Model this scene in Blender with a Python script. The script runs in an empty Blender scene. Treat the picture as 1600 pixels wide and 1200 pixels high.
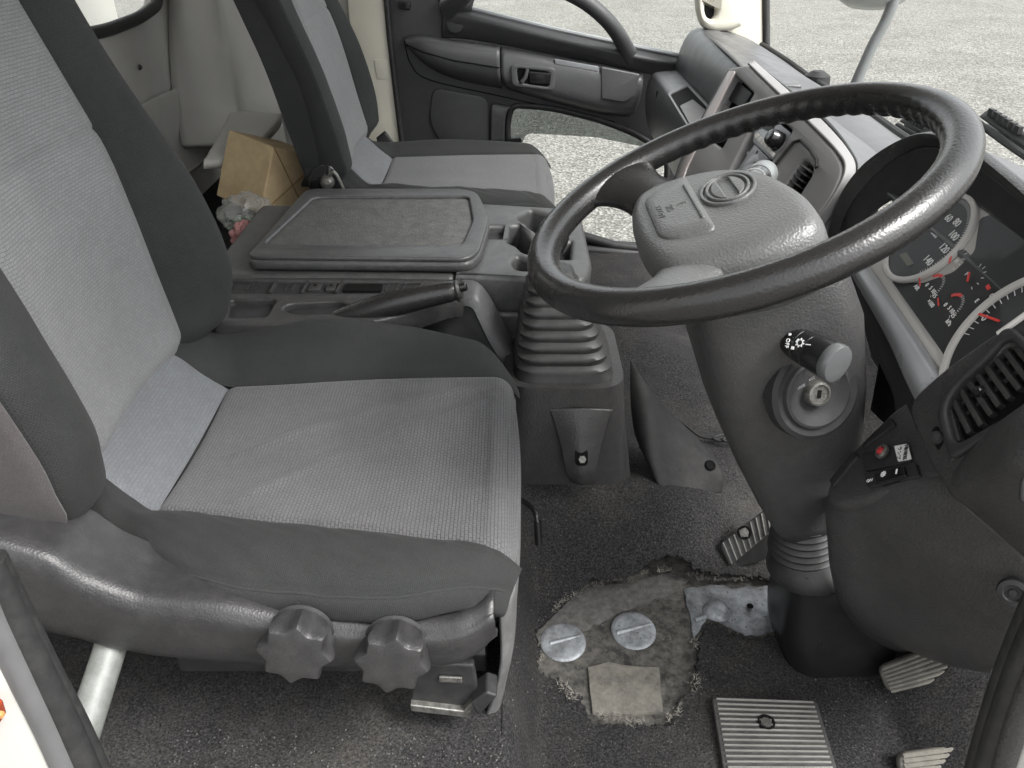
import bpy, bmesh, math, random
from mathutils import Vector, Matrix, noise
random.seed(7)
R = math.radians
O = 0.97                      # camera height above the footwell floor; builders below work relative to the eye
FPX, TH = 1250.0, R(31.5)
scn = bpy.context.scene

# ------------------------------------------------------------------ camera, world, sun, exposure
cd = bpy.data.cameras.new('camera'); cam = bpy.data.objects.new('camera', cd)
scn.collection.objects.link(cam)
cam.location = (0, 0, O); cam.rotation_euler = (R(90) - TH, 0, 0)
cd.sensor_width = 36; cd.lens = 36 * FPX / 1600; cd.clip_start = 0.02; cd.clip_end = 500
scn.camera = cam
w = bpy.data.worlds.new('World'); scn.world = w; w.use_nodes = True
nt = w.node_tree; bg = nt.nodes['Background']
sky = nt.nodes.new('ShaderNodeTexSky'); sky.sky_type = 'NISHITA'; sky.sun_disc = False
sky.sun_elevation = R(52); sky.sun_rotation = R(117); sky.dust_density = 4.0; sky.air_density = 1.0
hsv = nt.nodes.new('ShaderNodeHueSaturation'); hsv.inputs['Saturation'].default_value = 0.12
nt.links.new(sky.outputs[0], hsv.inputs['Color']); nt.links.new(hsv.outputs[0], bg.inputs['Color'])
bg.inputs['Strength'].default_value = 0.13
sl = bpy.data.lights.new('sun', 'SUN'); sl.energy = 1.1; sl.angle = R(24); sl.color = (1, .98, .95)
sun = bpy.data.objects.new('sun', sl); scn.collection.objects.link(sun)
sun.rotation_euler = Vector((-.55, .28, -.79)).to_track_quat('-Z', 'Y').to_euler()
scn.cycles.max_bounces = 7; scn.cycles.diffuse_bounces = 4; scn.cycles.glossy_bounces = 3; scn.cycles.transmission_bounces = 4; scn.cycles.transparent_max_bounces = 12
scn.view_settings.view_transform = 'Standard'; scn.view_settings.look = 'None'
scn.view_settings.exposure = 1.95; scn.view_settings.gamma = 1.0
try: scn.view_settings.use_curve_mapping = False
except Exception: pass

# ------------------------------------------------------------------ helpers
def V(*a): return Vector(a)
def ray(u, v):
    b = (600 - v) / FPX
    return Vector(((u - 800) / FPX, math.cos(TH) + math.sin(TH) * b, -math.sin(TH) + math.cos(TH) * b))
def S(u, v, y): r = ray(u, v); return r * (y / r.y)
def H(u, v, z): r = ray(u, v); return r * (z / r.z)
def XX(u, v, x): r = ray(u, v); return r * (x / r.x)
def lerp(a, b, t): return a + (b - a) * t
def pl(xs, ys, x):                      # piecewise smooth interpolation
    if x <= xs[0]: return ys[0]
    for i in range(len(xs) - 1):
        if x <= xs[i + 1]:
            t = (x - xs[i]) / (xs[i + 1] - xs[i]); 
            p0 = ys[max(i - 1, 0)]; p1 = ys[i]; p2 = ys[i + 1]; p3 = ys[min(i + 2, len(ys) - 1)]
            return 0.5 * (2 * p1 + (p2 - p0) * t + (2 * p0 - 5 * p1 + 4 * p2 - p3) * t * t + (3 * p1 - p0 - 3 * p2 + p3) * t ** 3)
    return ys[-1]
def cr(pts, n, closed=False):           # Catmull-Rom resample
    pts = [Vector(p) for p in pts]; m = len(pts); out = []
    segs = m if closed else m - 1
    for k in range(n):
        s = k / (n if closed else n - 1) * segs; i = min(int(s), segs - 1); t = s - i
        if closed: p0, p1, p2, p3 = pts[(i - 1) % m], pts[i], pts[(i + 1) % m], pts[(i + 2) % m]
        else: p0, p1, p2, p3 = pts[max(i - 1, 0)], pts[i], pts[i + 1], pts[min(i + 2, m - 1)]
        out.append(0.5 * (2 * p1 + (p2 - p0) * t + (2 * p0 - 5 * p1 + 4 * p2 - p3) * t * t + (3 * p1 - p0 - 3 * p2 + p3) * t ** 3))
    return out
def rl(pts, r, n=5):                    # round the corners of a 2-D loop
    out = []; m = len(pts); pts = [Vector((p[0], p[1])) for p in pts]
    for i in range(m):
        p = pts[i]; a = pts[i - 1] - p; b = pts[(i + 1) % m] - p
        q = r[i] if isinstance(r, (list, tuple)) else r
        q = min(q, a.length * .48, b.length * .48)
        if q < 1e-6: out.append(p); continue
        p0 = p + a.normalized() * q; p2 = p + b.normalized() * q
        for k in range(n + 1):
            t = k / n; out.append(p0 * (1 - t) ** 2 + p * (2 * t * (1 - t)) + p2 * t * t)
    return out

def link(o, parent):
    scn.collection.objects.link(o)
    if parent is not None:
        o.parent = parent
        if parent.type == 'EMPTY': o.matrix_parent_inverse = Matrix.Translation(-parent.location)
    return o
def thing(name, label, cat, base, group=None):
    o = bpy.data.objects.new(name, None); o.empty_display_size = .05
    scn.collection.objects.link(o); o.location = Vector(base) + Vector((0, 0, O))
    o['label'] = label; o['category'] = cat
    if group: o['group'] = group
    return o
def tag(o, label, cat, group=None):
    o['label'] = label; o['category'] = cat
    if group: o['group'] = group
    return o
def mk(name, verts, faces, mat, parent=None, smooth=True, uv=None, bev=0, seg=3, sub=0, thick=0, ang=40, tag_=None):
    me = bpy.data.meshes.new(name)
    me.from_pydata([(p[0], p[1], p[2] + O) for p in verts], [], faces); me.update()
    if uv:
        ul = me.uv_layers.new(name='uv')
        for l in me.loops: ul.data[l.index].uv = uv[l.vertex_index]
    if smooth:
        me.polygons.foreach_set('use_smooth', [True] * len(me.polygons))
        me.set_sharp_from_angle(angle=R(ang))
    me.materials.append(mat)
    o = bpy.data.objects.new(name, me); link(o, parent)
    if thick:
        m = o.modifiers.new('s', 'SOLIDIFY'); m.thickness = thick; m.offset = -1
    if bev:
        m = o.modifiers.new('b', 'BEVEL'); m.width = bev; m.segments = seg; m.limit_method = 'ANGLE'; m.angle_limit = R(30); m.harden_normals = True
    if sub:
        m = o.modifiers.new('ss', 'SUBSURF'); m.levels = sub; m.render_levels = sub
    return o
def gridmesh(P, closed_u=False, closed_v=False):
    nu, nv = len(P), len(P[0]); verts = [p for r in P for p in r]; faces = []
    for i in range(nu if closed_u else nu - 1):
        for j in range(nv if closed_v else nv - 1):
            a, b = i, (i + 1) % nu; c, d = j, (j + 1) % nv
            faces.append((a * nv + c, b * nv + c, b * nv + d, a * nv + d))
    return verts, faces
def griduv(P):
    nu, nv = len(P), len(P[0]); mi, mj = nu // 2, nv // 2
    cu = [0.0]; cv = [0.0]
    for i in range(1, nu): cu.append(cu[-1] + (Vector(P[i][mj]) - Vector(P[i - 1][mj])).length)
    for j in range(1, nv): cv.append(cv[-1] + (Vector(P[mi][j]) - Vector(P[mi][j - 1])).length)
    return [(cv[j], cu[i]) for i in range(nu) for j in range(nv)]
def surf(name, fn, nu, nv, mat, parent, **k):
    P = [[fn(i / (nu - 1), j / (nv - 1)) for j in range(nv)] for i in range(nu)]
    v, f = gridmesh(P); return mk(name, v, f, mat, parent, uv=griduv(P), **k)
def net(name, rows, mat, parent, nu=24, nv=24, **k):
    A = [cr(r, nv) for r in rows]
    cols = [cr([A[i][j] for i in range(len(A))], nu) for j in range(nv)]
    P = [[cols[j][i] for j in range(nv)] for i in range(nu)]
    v, f = gridmesh(P); return mk(name, v, f, mat, parent, uv=griduv(P), **k)
def loft(name, loops, mat, parent, cap=True, **k):
    v, f = gridmesh(loops, closed_v=True)
    n = len(loops[0])
    if cap:
        f.append(tuple(range(n - 1, -1, -1))); m = (len(loops) - 1) * n; f.append(tuple(range(m, m + n)))
    o = mk(name, v, f, mat, parent, uv=griduv(loops), **k); fixn(o); return o
def frames(path, closed=False):
    n = len(path); out = []
    for i in range(n):
        if closed: t = path[(i + 1) % n] - path[i - 1]
        else: t = path[min(i + 1, n - 1)] - path[max(i - 1, 0)]
        t.normalize()
        if not out:
            a = Vector((0, 0, 1)) if abs(t.z) < .9 else Vector((1, 0, 0)); x = t.cross(a).normalized()
        else: x = out[-1][1]; x = (x - t * x.dot(t)).normalized()
        out.append((t, x, t.cross(x)))
    return out
def tube(name, path, r, mat, parent, n=14, closed=False, cap=True, rf=None, **k):
    path = [Vector(p) for p in path]; fr = frames(path, closed); P = []
    for i, p in enumerate(path):
        q = rf(i / (len(path) - 1)) if rf else r
        P.append([p + fr[i][1] * math.cos(a) * q + fr[i][2] * math.sin(a) * q for a in [2 * math.pi * j / n for j in range(n)]])
    v, f = gridmesh(P, closed_u=closed, closed_v=True)
    if cap and not closed:
        f.append(tuple(range(n - 1, -1, -1))); m = (len(P) - 1) * n; f.append(tuple(range(m, m + n)))
    return mk(name, v, f, mat, parent, **k)
def lathe(name, prof, o, ax, mat, parent, n=32, **k):     # prof: (radius, height)
    ax = Vector(ax).normalized(); a = Vector((0, 0, 1)) if abs(ax.z) < .9 else Vector((1, 0, 0))
    x = ax.cross(a).normalized(); y = ax.cross(x); o = Vector(o)
    P = [[o + ax * h + (x * math.cos(t) + y * math.sin(t)) * r for t in [2 * math.pi * j / n for j in range(n)]] for r, h in prof]
    v, f = gridmesh(P, closed_v=True)
    if prof[0][0] > 1e-4: f.append(tuple(range(n - 1, -1, -1)))
    if prof[-1][0] > 1e-4: m = (len(P) - 1) * n; f.append(tuple(range(m, m + n)))
    return mk(name, v, f, mat, parent, **k)
def prism(name, pts, vec, mat, parent, bev=0.003, **k):
    pts = [Vector(p) for p in pts]; vec = Vector(vec); n = len(pts)
    v = pts + [p + vec for p in pts]
    f = [tuple(range(n - 1, -1, -1)), tuple(range(n, 2 * n))] + [(i, (i + 1) % n, n + (i + 1) % n, n + i) for i in range(n)]
    o = mk(name, v, f, mat, parent, bev=bev, **k); fixn(o); return o
def fixn(o):
    bm = bmesh.new(); bm.from_mesh(o.data); bmesh.ops.recalc_face_normals(bm, faces=bm.faces); bm.to_mesh(o.data); bm.free()
def box(name, lo, hi, mat, parent, bev=0.003, **k):
    x0, y0, z0 = lo; x1, y1, z1 = hi
    return prism(name, [(x0, y0, z0), (x1, y0, z0), (x1, y1, z0), (x0, y1, z0)], (0, 0, z1 - z0), mat, parent, bev, **k)
class Fr:                                # a plane with its own axes
    def __init__(s, o, ex, ey):
        s.o = Vector(o); s.ex = Vector(ex).normalized(); ey = Vector(ey); s.ey = (ey - s.ex * ey.dot(s.ex)).normalized(); s.ez = s.ex.cross(s.ey)
    def px(s, u, v, h=0):                # pixel -> 2-D on the plane lifted by h
        r = ray(u, v); c = s.o + s.ez * h; t = s.ez.dot(c) / s.ez.dot(r); q = r * t - c
        return Vector((q.dot(s.ex), q.dot(s.ey)))
    def pt(s, a, b, h=0): return s.o + s.ex * a + s.ey * b + s.ez * h
    def pp(s, u, v, h=0): q = s.px(u, v, h); return s.pt(q.x, q.y, h)
    def loop(s, pix, h=0): return [s.px(u, v, h) for u, v in pix]
def plate(name, fr, loops, h0, h1, mat, parent, bev=0.0, ang=35):
    cu = bpy.data.curves.new(name, 'CURVE'); cu.dimensions = '2D'; cu.fill_mode = 'BOTH'
    for lp in loops:
        sp = cu.splines.new('POLY'); sp.points.add(len(lp) - 1); sp.use_cyclic_u = True
        for p, q in zip(sp.points, lp): p.co = (q[0], q[1], 0, 1)
    cu.extrude = max((h1 - h0) / 2 - bev, 1e-5); cu.bevel_depth = bev; cu.bevel_resolution = 2; cu.offset = -bev
    tmp = bpy.data.objects.new('tmp', cu); me0 = tmp.to_mesh(); hm = (h0 + h1) / 2
    verts = [fr.pt(p.co.x, p.co.y, p.co.z + hm) for p in me0.vertices]; faces = [tuple(p.vertices) for p in me0.polygons]
    tmp.to_mesh_clear(); bpy.data.objects.remove(tmp); bpy.data.curves.remove(cu)
    o = mk(name, verts, faces, mat, parent, smooth=False)
    bm = bmesh.new(); bm.from_mesh(o.data); bmesh.ops.remove_doubles(bm, verts=bm.verts, dist=1e-5)
    bmesh.ops.recalc_face_normals(bm, faces=bm.faces); bm.to_mesh(o.data); bm.free()
    o.data.polygons.foreach_set('use_smooth', [True] * len(o.data.polygons)); o.data.set_sharp_from_angle(angle=R(ang))
    return o
def txt(name, fr, s, pos, size, mat, parent, h=0.001, rot=0, ext=0.0003):
    cu = bpy.data.curves.new(name, 'FONT'); cu.body = s; cu.size = size; cu.align_x = 'CENTER'; cu.align_y = 'CENTER'; cu.extrude = ext; cu.resolution_u = 3
    tmp = bpy.data.objects.new('tmp', cu); scn.collection.objects.link(tmp); dg = bpy.context.evaluated_depsgraph_get()
    me0 = tmp.evaluated_get(dg).to_mesh(); c, q = math.cos(rot), math.sin(rot)
    verts = [fr.pt(pos[0] + p.co.x * c - p.co.y * q, pos[1] + p.co.x * q + p.co.y * c, h + p.co.z) for p in me0.vertices]
    faces = [tuple(p.vertices) for p in me0.polygons]; tmp.evaluated_get(dg).to_mesh_clear()
    bpy.data.objects.remove(tmp); bpy.data.curves.remove(cu)
    return mk(name, verts, faces, mat, parent, smooth=False)
def bar2(fr, a, b, wd):                  # thin rectangle loop from a to b
    a, b = Vector(a), Vector(b); d = (b - a).normalized(); n = Vector((-d.y, d.x)) * wd / 2
    return [a + n, a - n, b - n, b + n]
def circ(c, r, n=28, ry=None, rot=0):
    ry = ry or r; out = []
    for k in range(n):
        t = 2 * math.pi * k / n; x, y = r * math.cos(t), ry * math.sin(t)
        out.append(Vector((c[0] + x * math.cos(rot) - y * math.sin(rot), c[1] + x * math.sin(rot) + y * math.cos(rot))))
    return out
def struct(o): o['kind'] = 'structure'; return o

# ------------------------------------------------------------------ materials
def nodes(name):
    m = bpy.data.materials.new(name); m.use_nodes = True; n = m.node_tree; b = n.nodes['Principled BSDF']; return m, n, b
def nd(n, t, **k):
    x = n.nodes.new(t)
    for a, v in k.items():
        if hasattr(x, a): setattr(x, a, v)
        else: x.inputs[a.replace('_', ' ')].default_value = v
    return x
def ramp(n, src, stops):
    r = n.nodes.new('ShaderNodeValToRGB'); e = r.color_ramp.elements
    while len(e) < len(stops): e.new(.5)
    for q, (p, c) in zip(e, stops): q.position = p; q.color = (*c, 1) if len(c) == 3 else c
    n.links.new(src, r.inputs[0]); return r
def c3(g, k=1.0): return (g[0] * k, g[1] * k, g[2] * k)
def plastic(name, col, rough=.5, grain=900, bump=.25, var=.12, dust=0.0, dustcol=(.25, .245, .235), spec=.5, metal=0):
    m, n, b = nodes(name); L = n.links.new
    tc = nd(n, 'ShaderNodeTexCoord')
    big = nd(n, 'ShaderNodeTexNoise', Scale=9.0, Detail=6.0, Roughness=.65); L(tc.outputs['Object'], big.inputs['Vector'])
    r = ramp(n, big.outputs[0], [(.3, c3(col, 1 - var)), (.7, c3(col, 1 + var))])
    cur = r.outputs[0]
    if dust:
        fine = nd(n, 'ShaderNodeTexNoise', Scale=60.0, Detail=8.0, Roughness=.75); L(tc.outputs['Object'], fine.inputs['Vector'])
        dr = ramp(n, fine.outputs[0], [(.42, (0, 0, 0)), (.8, (dust, dust, dust))])
        mx = nd(n, 'ShaderNodeMixRGB'); L(dr.outputs[0], mx.inputs[0]); L(cur, mx.inputs[1]); mx.inputs[2].default_value = (*dustcol, 1); cur = mx.outputs[0]
    L(cur, b.inputs['Base Color'])
    rr = nd(n, 'ShaderNodeTexNoise', Scale=23.0, Detail=5.0); L(tc.outputs['Object'], rr.inputs['Vector'])
    mr = nd(n, 'ShaderNodeMapRange'); mr.inputs[3].default_value = rough - .09; mr.inputs[4].default_value = rough + .09
    L(rr.outputs[0], mr.inputs[0]); L(mr.outputs[0], b.inputs['Roughness'])
    b.inputs['Specular IOR Level'].default_value = spec; b.inputs['Metallic'].default_value = metal
    if bump:
        vo = nd(n, 'ShaderNodeTexVoronoi', Scale=float(grain)); vo.feature = 'SMOOTH_F1'; L(tc.outputs['Object'], vo.inputs['Vector'])
        bp = nd(n, 'ShaderNodeBump', Strength=bump, Distance=.0012); L(vo.outputs[0], bp.inputs['Height']); L(bp.outputs[0], b.inputs['Normal'])
    return m
def fabric(name, col, col2, bw=.0085, bh=.0048, bump=.5, mort=.16, dirt=.15, sheen=.12):
    m, n, b = nodes(name); L = n.links.new
    tc = nd(n, 'ShaderNodeTexCoord')
    br = nd(n, 'ShaderNodeTexBrick'); br.offset = .5; br.inputs['Scale'].default_value = 1.0
    br.inputs['Brick Width'].default_value = bw; br.inputs['Row Height'].default_value = bh
    br.inputs['Mortar Size'].default_value = bh * mort; br.inputs['Mortar Smooth'].default_value = 1.0
    br.inputs['Color1'].default_value = (*col, 1); br.inputs['Color2'].default_value = (*c3(col, .9), 1); br.inputs['Mortar'].default_value = (*col2, 1)
    wn = nd(n, 'ShaderNodeTexNoise', Scale=60.0, Detail=2.0); L(tc.outputs['UV'], wn.inputs['Vector'])
    wa = nd(n, 'ShaderNodeVectorMath', operation='MULTIPLY_ADD'); L(wn.outputs['Color'], wa.inputs[0]); wa.inputs[1].default_value = (.0018, .0018, 0); L(tc.outputs['UV'], wa.inputs[2])
    L(wa.outputs[0], br.inputs['Vector'])
    no = nd(n, 'ShaderNodeTexNoise', Scale=7.0, Detail=7.0, Roughness=.7); L(tc.outputs['Object'], no.inputs['Vector'])
    dr = ramp(n, no.outputs[0], [(.3, (1 - dirt,) * 3), (.7, (1 + dirt * .4,) * 3)])
    mx = nd(n, 'ShaderNodeMixRGB', blend_type='MULTIPLY'); mx.inputs[0].default_value = 1; L(br.outputs['Color'], mx.inputs[1]); L(dr.outputs[0], mx.inputs[2])
    fz = nd(n, 'ShaderNodeTexNoise', Scale=900.0, Detail=3.0); L(tc.outputs['Object'], fz.inputs['Vector'])
    fr_ = ramp(n, fz.outputs[0], [(.3, (.8,) * 3), (.7, (1.15,) * 3)])
    m2 = nd(n, 'ShaderNodeMixRGB', blend_type='MULTIPLY'); m2.inputs[0].default_value = 1; L(mx.outputs[0], m2.inputs[1]); L(fr_.outputs[0], m2.inputs[2])
    L(m2.outputs[0], b.inputs['Base Color']); b.inputs['Roughness'].default_value = .92; b.inputs['Specular IOR Level'].default_value = .15
    b.inputs['Sheen Weight'].default_value = sheen; b.inputs['Sheen Roughness'].default_value = .5
    inv = nd(n, 'ShaderNodeMath', operation='SUBTRACT'); inv.inputs[0].default_value = 1; L(br.outputs['Fac'], inv.inputs[1])
    ad = nd(n, 'ShaderNodeMath', operation='MULTIPLY_ADD'); L(fz.outputs[0], ad.inputs[0]); ad.inputs[1].default_value = .35; L(inv.outputs[0], ad.inputs[2])
    bp = nd(n, 'ShaderNodeBump', Strength=bump, Distance=.001); L(ad.outputs[0], bp.inputs['Height']); L(bp.outputs[0], b.inputs['Normal'])
    return m
def carpet(name, lo, hi, dust, amount=.5, rib=False):
    m, n, b = nodes(name); L = n.links.new
    tc = nd(n, 'ShaderNodeTexCoord')
    a = nd(n, 'ShaderNodeTexNoise', Scale=330.0, Detail=4.0, Roughness=.85); L(tc.outputs['Object'], a.inputs['Vector'])
    r = ramp(n, a.outputs[0], [(.36, lo), (.56, hi), (.74, c3(hi, 2.8))])
    d = nd(n, 'ShaderNodeTexNoise', Scale=5.0, Detail=9.0, Roughness=.75); L(tc.outputs['Object'], d.inputs['Vector'])
    dr = ramp(n, d.outputs[0], [(.46, (0, 0, 0)), (.75, (amount,) * 3)])
    d2 = nd(n, 'ShaderNodeTexNoise', Scale=260.0, Detail=4.0, Roughness=.8); L(tc.outputs['Object'], d2.inputs['Vector'])
    d2r = ramp(n, d2.outputs[0], [(.4, (0, 0, 0)), (.7, (1, 1, 1))])
    mm = nd(n, 'ShaderNodeMixRGB', blend_type='MULTIPLY'); mm.inputs[0].default_value = 1; L(dr.outputs[0], mm.inputs[1]); L(d2r.outputs[0], mm.inputs[2])
    mx = nd(n, 'ShaderNodeMixRGB'); L(mm.outputs[0], mx.inputs[0]); L(r.outputs[0], mx.inputs[1]); mx.inputs[2].default_value = (*dust, 1)
    L(mx.outputs[0], b.inputs['Base Color']); b.inputs['Roughness'].default_value = 1; b.inputs['Specular IOR Level'].default_value = .05
    h = a.outputs[0]
    if rib:
        wv = nd(n, 'ShaderNodeTexWave', Scale=75.0, Distortion=1.2); wv.bands_direction = 'Y'; L(tc.outputs['Object'], wv.inputs['Vector'])
        ad = nd(n, 'ShaderNodeMath', operation='MULTIPLY_ADD'); L(wv.outputs[0], ad.inputs[0]); ad.inputs[1].default_value = .35; L(h, ad.inputs[2]); h = ad.outputs[0]
    bp = nd(n, 'ShaderNodeBump', Strength=1.0, Distance=.004); L(h, bp.inputs['Height']); L(bp.outputs[0], b.inputs['Normal'])
    return m
def simple(name, col, rough=.5, metal=0, spec=.5, emit=0):
    m, n, b = nodes(name); b.inputs['Base Color'].default_value = (*col, 1); b.inputs['Roughness'].default_value = rough
    b.inputs['Metallic'].default_value = metal; b.inputs['Specular IOR Level'].default_value = spec; return m
def glass(name, tint=(1, 1, 1), refl=.08, rough=.02):
    m = bpy.data.materials.new(name); m.use_nodes = True; n = m.node_tree; n.nodes.clear(); L = n.links.new
    out = nd(n, 'ShaderNodeOutputMaterial'); t = nd(n, 'ShaderNodeBsdfTransparent'); t.inputs[0].default_value = (*tint, 1)
    g = nd(n, 'ShaderNodeBsdfGlossy'); g.inputs['Roughness'].default_value = rough
    f = nd(n, 'ShaderNodeFresnel'); ge = nd(n, 'ShaderNodeNewGeometry')
    io = nd(n, 'ShaderNodeMath', operation='MULTIPLY_ADD'); L(ge.outputs['Backfacing'], io.inputs[0]); io.inputs[1].default_value = 1 / 1.45 - 1.45; io.inputs[2].default_value = 1.45; L(io.outputs[0], f.inputs[0])
    mp = nd(n, 'ShaderNodeMath', operation='MULTIPLY'); L(f.outputs[0], mp.inputs[0]); mp.inputs[1].default_value = refl * 10
    mx = nd(n, 'ShaderNodeMixShader'); L(mp.outputs[0], mx.inputs[0]); L(t.outputs[0], mx.inputs[1]); L(g.outputs[0], mx.inputs[2]); L(mx.outputs[0], out.inputs[0]); return m
def gravel():
    m, n, b = nodes('gravel'); L = n.links.new
    tc = nd(n, 'ShaderNodeTexCoord')
    vo = nd(n, 'ShaderNodeTexVoronoi', Scale=42.0); L(tc.outputs['Object'], vo.inputs['Vector'])
    r = ramp(n, vo.outputs['Color'], [(.0, (.068, .066, .060)), (.5, (.155, .152, .142)), (1, (.30, .297, .282))])
    no = nd(n, 'ShaderNodeTexNoise', Scale=.9, Detail=8.0, Roughness=.7); L(tc.outputs['Object'], no.inputs['Vector'])
    r2 = ramp(n, no.outputs[0], [(.3, (.78, .76, .72)), (.7, (1.1, 1.1, 1.08))])
    mx = nd(n, 'ShaderNodeMixRGB', blend_type='MULTIPLY'); mx.inputs[0].default_value = 1; L(r.outputs[0], mx.inputs[1]); L(r2.outputs[0], mx.inputs[2])
    L(mx.outputs[0], b.inputs['Base Color']); b.inputs['Roughness'].default_value = .95
    bp = nd(n, 'ShaderNodeBump', Strength=.8, Distance=.02); L(vo.outputs[0], bp.inputs['Height']); L(bp.outputs[0], b.inputs['Normal']); return m
def worn_metal(name, base, dark, scale=30, rough=.5, metal=.6, lo=.35, hi=.65):
    m, n, b = nodes(name); L = n.links.new; tc = nd(n, 'ShaderNodeTexCoord')
    a = nd(n, 'ShaderNodeTexNoise', Scale=float(scale), Detail=9.0, Roughness=.75); L(tc.outputs['Object'], a.inputs['Vector'])
    r = ramp(n, a.outputs[0], [(lo, dark), (hi, base)]); L(r.outputs[0], b.inputs['Base Color'])
    b.inputs['Roughness'].default_value = rough; b.inputs['Metallic'].default_value = metal
    bp = nd(n, 'ShaderNodeBump', Strength=.4, Distance=.002); L(a.outputs[0], bp.inputs['Height']); L(bp.outputs[0], b.inputs['Normal']); return m

BLK = plastic('black_grained_plastic', (.032, .0308, .031), .40, 420, .5, .15, dust=.08, spec=.4)
BLK2 = plastic('matte_black_plastic', (.022, .022, .023), .58, 900, .2, .15, dust=.06, spec=.3)
SHELL = plastic('charcoal_seat_plastic', (.023, .0225, .0235), .40, 480, .25, .12, dust=.07, spec=.42)
DASH = plastic('dash_grey_plastic', (.075, .075, .078), .38, 450, .4, .1, dust=.06)
RIM = plastic('rim_polyurethane', (.016, .0155, .0155), .27, 420, .2, .1)
HUB = plastic('hub_grained_plastic', (.098, .099, .098), .40, 430, .45, .08)
SILV = plastic('silver_painted_trim', (.22, .213, .213), .5, 900, .05, .06, spec=.3)
SILV2 = plastic('cluster_silver_trim', (.60, .58, .55), .45, 900, .03, .05)
GREYM = plastic('grey_satin_trim', (.31, .32, .33), .3, 900, .02, .06, metal=.2)
COLM = plastic('charcoal_column_plastic', (.044, .043, .0435), .42, 420, .5, .15, dust=.07, spec=.42)
DOORM = plastic('door_panel_plastic', (.034, .034, .036), .5, 700, .2, .1, dust=.05)
LIDM = plastic('console_lid_plastic', (.046, .046, .047), .40, 450, .4, .1, dust=.16)
MAT_TRAY = plastic('console_tray_mat', (.055, .055, .052), .6, 420, .9, .1, dust=.3)
CREAM = plastic('cream_trim', (.50, .48, .41), .5, 700, .1, .05)
WALLM = plastic('grey_wall_trim', (.38, .375, .355), .5, 500, .12, .06, dust=.08)
RUB = plastic('black_rubber', (.016, .016, .0165), .55, 300, .1, .2, dust=.08, spec=.35)
BOOT = plastic('gaiter_rubber', (.022, .0217, .022), .48, 300, .06, .12, dust=.08)
FLAP = plastic('dirty_rubber_mat', (.013, .0125, .0125), .62, 200, .1, .3, dust=.05, spec=.22)
GLOSS = simple('gloss_black', (.012, .012, .013), .18)
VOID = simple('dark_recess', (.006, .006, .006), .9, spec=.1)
WHITE = simple('white_print', (.95, .95, .94), .6)
REDM = simple('red_needle', (.80, .06, .05), .45)
STEEL = worn_metal('zinc_steel', (.22, .215, .20), (.08, .078, .07), 160, .4, .6)
GALV = worn_metal('galvanised_tube', (.20, .21, .20), (.12, .125, .115), 40, .5, .2)
FLOORM = worn_metal('bare_floor_steel', (.40, .42, .44), (.12, .125, .13), 34, .45, .35, .36, .66)
BITUM = worn_metal('grey_sound_mat', (.135, .130, .122), (.055, .053, .048), 70, .9, 0)
DIRT = worn_metal('dirty_floor_paint', (.135, .127, .112), (.024, .023, .021), 60, .85, 0, .38, .66)
PEDAL = plastic('dusty_pedal_rubber', (.10, .095, .082), .8, 300, .2, .4, dust=.5, dustcol=(.26, .245, .21))
PLATEM = plastic('ribbed_plate_rubber', (.030, .030, .030), .6, 300, .1, .2, dust=.2, dustcol=(.28, .26, .22))
RIBM = plastic('worn_rib_edges', (.17, .168, .155), .6, 300, .1, .35, dust=.3, dustcol=(.09, .085, .075))
PAINT = simple('white_body_paint', (.42, .41, .385), .4)
F_LIGHT = fabric('light_grey_seat_weave', (.172, .174, .177), (.108, .109, .111), .0068, .0040, .45, .15)
F_MID = fabric('grey_seat_weave', (.116, .1155, .119), (.055, .0548, .0565), .0068, .0044, .6, .2)
F_BLUE = fabric('pale_grey_seat_weave', (.128, .133, .141), (.094, .098, .104), .0085, .0048, .3, .12)
F_DARK = fabric('charcoal_seat_cloth', (.033, .0345, .0340), (.019, .0198, .0195), .0028, .0022, .4, .22, .22, .03)
F_PLUSH = fabric('plush_side_cloth', (.072, .066, .066), (.06, .055, .055), .003, .003, .3, .2, .2, .08)
CARPET = carpet('dark_grey_carpet', (.011, .011, .0115), (.048, .047, .048), (.22, .20, .165), .5)
CARPET2 = carpet('ribbed_worn_carpet', (.014, .014, .014), (.065, .063, .061), (.17, .15, .12), .6, True)
GRAVEL = gravel()
CARD = worn_metal('cardboard', (.44, .34, .205), (.31, .23, .13), 12, .85, 0)
GLASS = glass('window_glass', (.97, .985, .975), .02)
GLASS_D = glass('tinted_glass', (.955, .965, .96), .02)
LENS = glass('cluster_lens', (.97, .97, .97), .010, .05)
FILM, _n, _b = nodes('plastic_bag_film'); _b.inputs['Base Color'].default_value = (.25, .25, .24, 1); _b.inputs['Alpha'].default_value = .42; _b.inputs['Roughness'].default_value = .25
REDBAG = simple('red_wrapper', (.30, .14, .14), .5)
GREENBAG = simple('green_wrapper', (.10, .16, .11), .5)
STICK = simple('white_sticker', (.78, .78, .76), .4)
INK = simple('black_ink', (.02, .02, .02), .6)
AMBER = simple('red_reflector', (.22, .04, .015), .25)
ORANGE = simple('orange_reflector', (.40, .20, .07), .3)
MIRR = simple('mirror_back', (.42, .44, .43), .3)
SCREEN = simple('dark_display', (.028, .028, .029), .5, spec=.3)
OLIVE = simple('olive_display', (.10, .095, .06), .4)
YELLOW = simple('brass_ring', (.36, .31, .25), .35, .7)
LEDR = simple('red_lamp_lens', (.45, .04, .05), .2)

# ------------------------------------------------------------------ ground and cab floor
g = 300.0
gr = mk('gravel_ground', [(-g, -g, -2.15), (g, -g, -2.15), (g, g, -2.15), (-g, g, -2.15)], [(0, 1, 2, 3)], GRAVEL, smooth=False)
struct(gr); gr['label'] = 'pale gravel yard outside the cab windows'

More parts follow.
